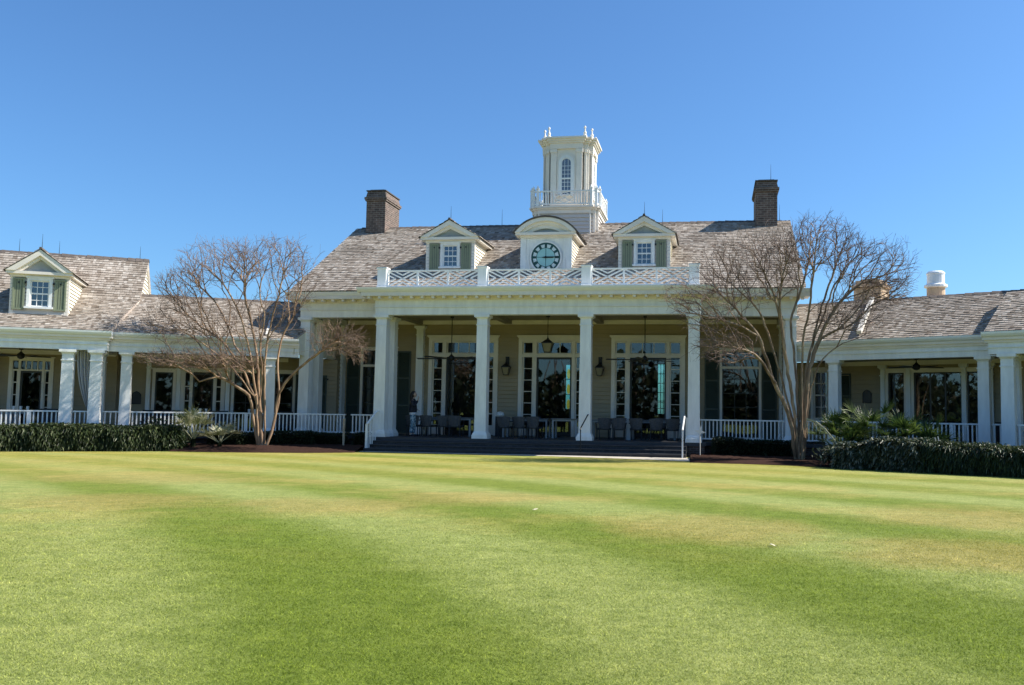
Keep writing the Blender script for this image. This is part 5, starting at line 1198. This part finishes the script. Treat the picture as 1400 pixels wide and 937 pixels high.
tree('leafless grey green barked tree with many stems in front of the right clubhouse pillar', 28.8, (490, 905),
  [(-1.0, [(478, 905), (462, 800), (440, 720), (400, 640), (375, 560), (345, 480), (290, 410), (225, 345), (170, 310)]),
   (.3, [(482, 905), (468, 790), (446, 700), (420, 600), (395, 520), (360, 420), (320, 360), (250, 300), (190, 250)]),
   (-.3, [(485, 905), (472, 760), (455, 640), (440, 540), (425, 430), (400, 340), (365, 260), (330, 190)]),
   (.8, [(488, 905), (484, 780), (478, 640), (470, 540), (460, 430), (500, 300), (520, 220), (530, 130)]),
   (-.5, [(494, 905), (497, 720), (498, 590), (505, 480), (520, 400), (535, 290), (545, 180), (560, 110)]),
   (.5, [(500, 905), (510, 740), (520, 620), (545, 520), (590, 420), (640, 350), (700, 300), (780, 270), (880, 240)]),
   (-.9, [(505, 905), (520, 720), (535, 640), (570, 560), (640, 505), (720, 475), (790, 430)]),
   (.9, [(497, 905), (505, 690), (520, 560), (560, 440), (600, 330), (650, 240), (720, 180), (790, 150)]),
   (-1.4, [(400, 640), (350, 560), (290, 525), (230, 515), (170, 530)], -.6),
   (-1.3, [(345, 480), (270, 440), (190, 420), (110, 400), (40, 405)], -.7),
   (-.6, [(425, 430), (420, 330), (440, 240), (470, 150)], -.2),
   (.7, [(545, 520), (560, 400), (600, 280), (640, 170), (680, 120)], .4)],
  [(1.4, (560, 160), (150, 95), .2, 1.4), (1.3, (740, 240), (150, 95), .4, 1.2), (1.5, (320, 250), (190, 120), -.2, 1.4), (.7, (180, 395), (130, 85), -1.1, .9), (.6, (230, 520), (110, 60), -1.0, .7),
   (.7, (660, 400), (130, 70), 0, 1.0), (.6, (430, 200), (120, 100), 0, 1.2), (.5, (800, 320), (80, 50), .2, .8), (.2, (75, 340), (60, 60), -1., .8)],
  3200, BARKR, TWIGR, .066, (900, 270, .3949), 23)
# ================================================================== GROUND
def lawnmat(blades=False):
    m, nt, b = nodes('grass_blades' if blades else 'mown_lawn'); lk = nt.links.new; q = lambda op, x, y=None: mth2(nt, op, x, y)
    g = nt.nodes.new('ShaderNodeNewGeometry'); P = g.outputs['Position']; sp = nt.nodes.new('ShaderNodeSeparateXYZ'); lk(P, sp.inputs[0]); X, Y = sp.outputs[0], sp.outputs[1]
    y5 = q('SUBTRACT', Y, 5.)                           # mowing bands follow one shallow parabola
    gx = q('ADD', q('ADD', X, q('MULTIPLY', y5, .35)), q('ADD', q('MULTIPLY', q('MULTIPLY', y5, y5), .026), -1.3))
    gx = q('ADD', gx, q('MULTIPLY', q('SUBTRACT', noise(nt, .22, 3, vec=P), .5), .45))
    w = q('ADD', q('COSINE', q('MULTIPLY', gx, 2*PI/4.5)), q('MULTIPLY', q('SUBTRACT', noise(nt, .9, 4, vec=P), .5), 1.1))
    def mr(x, a, b_, c=0., d=1.):
        n = nt.nodes.new('ShaderNodeMapRange'); n.interpolation_type = 'SMOOTHSTEP'
        for i, v_ in enumerate((a, b_, c, d)): n.inputs[i+1].default_value = v_
        lk(x, n.inputs[0]); return n.outputs[0]
    c = mix(nt, (.150, .196, .030), (.258, .290, .092), mr(w, -.9, 1.))
    def patch(px_, py_, rx_, ry_):                      # worn straw coloured places with ragged edges
        a_ = q('DIVIDE', q('SUBTRACT', X, px_), rx_); b_ = q('DIVIDE', q('SUBTRACT', Y, py_), ry_)
        d_ = q('ADD', q('ADD', q('MULTIPLY', a_, a_), q('MULTIPLY', b_, b_)), q('MULTIPLY', q('SUBTRACT', noise(nt, .9, 5, .65, vec=P), .5), 2.6))
        return mr(d_, .1, 1.5, 1., 0.)
    worn = None
    for a4 in ((1.9, 12.0, 1.5, 1.6), (4.4, 9.9, 1.5, 1.3), (-3.9, 14.2, 1.6, 1.3), (-7.2, 14.3, 1.8, 1.4), (-1.7, 15.6, 1.5, 1.3), (6.5, 13.5, 2.2, 1.5), (-9., 19., 2.5, 1.6)):
        worn = patch(*a4) if worn is None else q('MAXIMUM', worn, patch(*a4))
    c = mix(nt, c, (.315, .245, .085), q('MULTIPLY', worn, .58))
    dry = mr(noise(nt, .30, 5, .62, vec=P, stretch=(.75, 1, 1)), .46, .66)
    c = mix(nt, c, (.385, .305, .105), q('MULTIPLY', dry, mr(Y, 7.5, 16., .05, .6)))
    c = mix(nt, c, (.335, .285, .075), q('MULTIPLY', mr(Y, 15., 29.), mr(noise(nt, .5, 4, .6, vec=P, stretch=(.25, 1.2, 1)), .3, .65, .15, .8)))
    f1 = noise(nt, 20, 6, .75, vec=P); f2 = noise(nt, 2.6, 5, .7, vec=P); f3 = noise(nt, 75, 3, .7, vec=P); f4 = noise(nt, 7, 4, .7, vec=P, stretch=(.6, 1, 1))
    c = mix(nt, c, ramp(nt, f4, [(.3, (.78, .82, .72)), (.5, (1, 1, 1)), (.7, (1.2, 1.16, 1.12))]), .8, 'MULTIPLY')
    c = mix(nt, c, ramp(nt, f2, [(.3, (.80, .84, .7)), (.7, (1.16, 1.13, 1.15))]), 1., 'MULTIPLY')
    if blades:
        c = mix(nt, c, (1.42, 1.40, 1.30), 1., 'MULTIPLY')
        c = mix(nt, c, ramp(nt, g.outputs['Random Per Island'], [(0, (.62, .68, .5)), (.5, (1, 1, 1)), (.85, (1.3, 1.27, 1.35)), (.97, (1.6, 1.5, 1.45)), (1, (2.1, 2., 1.9))]), 1., 'MULTIPLY')
    else:
        c = mix(nt, c, ramp(nt, f1, [(.28, (.55, .6, .42)), (.5, (1, 1, 1)), (.72, (1.4, 1.35, 1.4))]), .9, 'MULTIPLY')
        c = mix(nt, c, ramp(nt, f3, [(.32, (.55,)*3), (.5, (1,)*3), (.70, (1.45,)*3)]), .8, 'MULTIPLY')
        bp = nt.nodes.new('ShaderNodeBump'); bp.inputs['Strength'].default_value = .8; bp.inputs['Distance'].default_value = .03; lk(f1, bp.inputs['Height'])
        bp2 = nt.nodes.new('ShaderNodeBump'); bp2.inputs['Strength'].default_value = .6; bp2.inputs['Distance'].default_value = .012; lk(f3, bp2.inputs['Height']); lk(bp.outputs[0], bp2.inputs['Normal']); lk(bp2.outputs[0], b.inputs['Normal'])
    lk(c, b.inputs['Base Color']); b.inputs['Roughness'].default_value = .8; b.inputs['Specular IOR Level'].default_value = .15
    if blades:
        tr = nt.nodes.new('ShaderNodeBsdfTranslucent'); lk(c, tr.inputs[0]); ms = nt.nodes.new('ShaderNodeMixShader'); ms.inputs[0].default_value = .45
        lk(b.outputs[0], ms.inputs[1]); lk(tr.outputs[0], ms.inputs[2]); lk(ms.outputs[0], nt.nodes['Material Output'].inputs[0])
    return m
def mth2(nt, op, a, b=None):
    n = nt.nodes.new('ShaderNodeMath'); n.operation = op
    for i, x in enumerate((a, b)):
        if x is None: continue
        if hasattr(x, 'type'): nt.links.new(x, n.inputs[i])
        else: n.inputs[i].default_value = x
    return n.outputs[0]
LAWN = lawnmat()
mb = MB(); xs = [-500, -120, -60, -30, -15, 0, 15, 30, 60, 120, 500]
for a, b in zip(xs, xs[1:]):
    for c, d in zip(xs, xs[1:]): mb.add([(a, c, 0), (b, c, 0), (b, d, 0), (a, d, 0)], [(0, 1, 2, 3)], LAWN)
struct(mb.build('lawn'))
# short mown blades where the lawn is close enough to show them
NB = 520000; rg = np.random.default_rng(5)
yy = 3.6*(17.4/3.6)**rg.random(NB); xx = (rg.random(NB)-.5)*2*(yy*.62+.6)-.05*yy
th = rg.random(NB)*2*PI; ln = (.006+.009*rg.random(NB))*np.clip((17.5-yy)/9, 0, 1)*(1+.03*yy); wd_ = .0016+.0003*yy; tl = rg.normal(0, 1.2, (NB, 2))
V = np.zeros((NB, 3, 3)); cx_, sx2 = np.cos(th)*wd_, np.sin(th)*wd_
V[:, 0] = np.stack([xx-cx_, yy-sx2, np.full(NB, -.003)], 1); V[:, 1] = np.stack([xx+cx_, yy+sx2, np.full(NB, -.003)], 1); V[:, 2] = np.stack([xx+ln*tl[:, 0], yy+ln*tl[:, 1], ln], 1)
me = bpy.data.meshes.new('grass'); me.vertices.add(NB*3); me.vertices.foreach_set('co', V.ravel()); me.loops.add(NB*3); me.loops.foreach_set('vertex_index', np.arange(NB*3))
me.polygons.add(NB); me.polygons.foreach_set('loop_start', np.arange(NB)*3); me.update(calc_edges=True); me.materials.append(lawnmat(True))
o = bpy.data.objects.new('grass', me); COL.objects.link(o); tag(o, 'short mown grass blades on the striped lawn in the foreground', 'grass', kind='stuff')
def bed(name, front, back, h, m, lip=.0):
    """mounded bed between a front edge and a back edge (world x,y lists of equal length)"""
    mb = MB(); n = len(front); k = 10; vs = []
    for (fx, fy), (bx_, by) in zip(front, back):
        for j in range(k+1):
            t = j/k; z = .006+h*(1-(1-min(1, t*1.6))**2)+(random.uniform(-.012, .02) if 0 < j < k else 0)*(h > .03)
            vs.append((fx+(bx_-fx)*t+random.uniform(-.03, .03), fy+(by-fy)*t+(random.uniform(-.04, .04) if j == 0 else 0), z))
    mb.add(vs, [(i*(k+1)+j, (i+1)*(k+1)+j, (i+1)*(k+1)+j+1, i*(k+1)+j+1) for i in range(n-1) for j in range(k)], m)
    return struct(mb.build(name, smooth=True))
def dens(P, st=.2):
    out = []
    for (a, b), (c, d) in zip(P, P[1:]):
        k = max(1, int(math.hypot(c-a, d-b)/st)); out += [(a+(c-a)*i/k, b+(d-b)*i/k) for i in range(k)]
    return out+[P[-1]]
def resample(P, n):
    P = [np.array(p) for p in P]; s = np.cumsum([0]+[np.linalg.norm(b-a) for a, b in zip(P, P[1:])]); q = np.linspace(0, s[-1], n); A = np.array(P)
    return list(zip(np.interp(q, s, A[:, 0]), np.interp(q, s, A[:, 1])))
wl = lambda fr, u, v: tuple(fr.w(u, v))[:2]
bed('mulch_bed', resample([(-13.6, 30.2), (-11.9, 30.1), (-9.04, 30.45), (-7.6, 31.2), wl(M, -6.05, -1.75)], 60), resample([wl(L, -4.5, -1.2), wl(L, -2, -1.2), wl(L, -.3, -1.2), wl(M, -8.6, .4), wl(M, -6.05, .4)], 60), .19, MULCH)
bed('mulch_bed', resample([wl(M, 5.75, -3.0), (3.67, 27.75), (6.13, 27.08), (7.58, 26.05), (8.2, 25.6)], 50), resample([wl(M, 5.75, .4), wl(M, 7, .4), wl(M, 9.0, .4), wl(R, 1.6, -.2), wl(R, 3.5, -.4)], 50), .10, MULCH)
bed('mulch_bed', resample([(7.5, 26.05), (9.32, 24.5), (11.49, 22.85), wl(R, 10.5, -5.4)], 40), resample([wl(R, 1.6, -.3), wl(R, 5, -.3), wl(R, 8, -1.2), wl(R, 10.5, -1.2)], 40), .03, MULCH)
bed('mulch_bed', resample([wl(L, -15.5, -3.3), wl(L, -9, -3.32), wl(L, -4.5, -3.3)], 40), resample([wl(L, -15.5, -1.3), wl(L, -9, -1.4), wl(L, -4.5, -1.0)], 40), .02, MULCH)
bed('stone_path', resample([wl(M, -6.0, -1.62), wl(M, -1.5, -1.72), wl(M, 1.2, -2.0), wl(M, 3.4, -2.5), wl(M, 5.6, -3.3), wl(M, 5.9, -3.2)], 50), resample([wl(M, -6.0, -1.2), wl(M, -1, -1.2), wl(M, 2, -1.2), wl(M, 5.9, -1.2)], 50), .004, STONE)
# loose bark chips on the beds
# a far wood behind the viewer (it shows only as a reflection in the glass)
FW = island('wood_leaf', [(0, (.018, .026, .012)), (.5, (.036, .046, .02)), (.85, (.06, .058, .032)), (1, (.08, .07, .045))], .7, .1, .3, 1)
mb = MB()
for _ in range(17000):
    x = random.uniform(-130, 130); h = 8.2+1.8*math.sin(x*.21)+1.3*math.sin(x*.53+1)+random.uniform(-1.5, 1.); z = random.random()*h; y = -62-random.random()*12+abs(x)*.1
    s = random.uniform(.3, .8); d = Vector((random.gauss(0, 1), random.gauss(0, 1), random.gauss(0, 1))).normalized(); e = d.orthogonal().normalized(); g = d.cross(e); p = Vector((x, y, z))
    mb.add([p-e*s-g*s*.5, p+e*s-g*s*.3, p+e*s*.4+g*s, p-e*s*.6+g*s*.8], [(0, 1, 2, 3)], FW)
for _ in range(90):
    x = random.uniform(-110, 110); y = -62-random.random()*6; mb.tube([(x, y, 0), (x+random.gauss(0, .3), y, 5), (x+random.gauss(0, .8), y, 10)], [.22, .16, .08], TWIGL, 5)
o = mb.build('far_wood'); tag(o, 'mixed wood of leafy and bare trees facing the clubhouse across the lawn', 'wood', kind='stuff')
# ================================================================== LIGHT, SKY, CAMERA
AZ, EL = math.radians(4), math.radians(43)
wd = bpy.data.worlds.new('World'); S.world = wd; wd.use_nodes = True; nt = wd.node_tree
sky = nt.nodes.new('ShaderNodeTexSky'); sky.sky_type = 'NISHITA'; sky.sun_disc = False; sky.sun_elevation = EL; sky.sun_rotation = PI/2-AZ
sky.air_density = 1.0; sky.dust_density = 1.1; sky.ozone_density = 3.0; sky.altitude = 0
bg = nt.nodes['Background']; bg.inputs[1].default_value = .074; nt.links.new(mix(nt, sky.outputs[0], (.70, 1.08, 1.41), 1., 'MULTIPLY'), bg.inputs[0])
sl = bpy.data.lights.new('sun', 'SUN'); sl.energy = 5.0; sl.angle = math.radians(.5); sl.color = (1, .94, .84); so = bpy.data.objects.new('sun', sl); COL.objects.link(so)
d = Vector((math.cos(EL)*math.cos(AZ), math.cos(EL)*math.sin(AZ), math.sin(EL))); so.rotation_euler = d.to_track_quat('Z', 'Y').to_euler(); so.location = d*60
cam = bpy.data.cameras.new('camera'); cam.sensor_width = 36; cam.lens = F_/1400*36; cam.shift_x = -(CX-700)/1400; cam.shift_y = (CY-468.5)/1400; cam.clip_end = 3000; cam.clip_start = .1
co_ = bpy.data.objects.new('camera', cam); COL.objects.link(co_); S.camera = co_
fwd = Vector((0, math.cos(PITCH), math.sin(PITCH))); up = Vector((0, -math.sin(PITCH), math.cos(PITCH))); rt = Vector((1, 0, 0))
c_, s_ = math.cos(ROLL), math.sin(ROLL)
xr = rt*c_+up*s_; yu = up*c_-rt*s_                      # image axes seen with the slight roll
xr, yu = rt*c_+up*s_, up*c_-rt*s_
mw = Matrix(((xr.x, yu.x, -fwd.x, 0), (xr.y, yu.y, -fwd.y, 0), (xr.z, yu.z, -fwd.z, CAMH), (0, 0, 0, 1))); co_.matrix_world = mw
S.view_settings.view_transform = 'Standard'; S.view_settings.look = 'None'; S.view_settings.exposure = .85; S.view_settings.gamma = 1; S.view_settings.use_curve_mapping = False
S.cycles.max_bounces = 8; S.cycles.transparent_max_bounces = 16
# two dead pale fronds bent over the left end of the right hedge
t = thing('dead_frond', 'pale dead palm frond bent over the left end of the right hedge', 'frond', R, 3.2, -4.3, .8, 0)
mb = MB(); P_ = [(-.75, .1, .60), (-.45, .05, .52), (-.15, 0, .32), (.15, -.05, .02), (.4, -.1, -.3)]
mb.tube(P_, [.03, .035, .03, .022, .015], PALMP, 5)
for i in range(14):
    q = i/13; p = Vector(P_[0]).lerp(Vector(P_[2]), q); d = Vector((-.35+.5*random.random(), -.5+random.random(), -.25-.3*random.random())).normalized(); blade(mb, p, d, d.cross(Vector((0, 0, 1))).normalized(), .3, .03, PALMP, .3)
mb.build('blades', t)
# a few fallen leaves on the lawn
DRY = paint('dry_leaf', (.62, .55, .40), .7, .3, 20); f0 = None
for x, y in ((-.55, 13.7), (2.3, 10.3)):
    if f0 is None:
        f0 = thing('fallen_leaf', 'small pale fallen leaf on the lawn, the farther one, straight below the clock', 'leaf', W, x, y, .018, 1., 'pale fallen leaves on the lawn')
        mb = MB(); mb.add([(-.05, 0, 0), (-.015, .022, .012), (.03, .018, .006), (.055, 0, .014), (.03, -.018, .01), (-.015, -.022, .004)], [(0, 5, 4, 3, 2, 1)], DRY); mb.build('blade', f0); MB().tube([(-.05, 0, 0), (-.08, .004, .01)], .003, DRY, 4).build('stalk', f0); continue
    c = copy_tree(f0); c['label'] = 'small pale fallen leaf on the lawn, the nearer one, towards the right'; c.location = (x, y, .018); c.rotation_euler = (0, 0, random.random()*6)
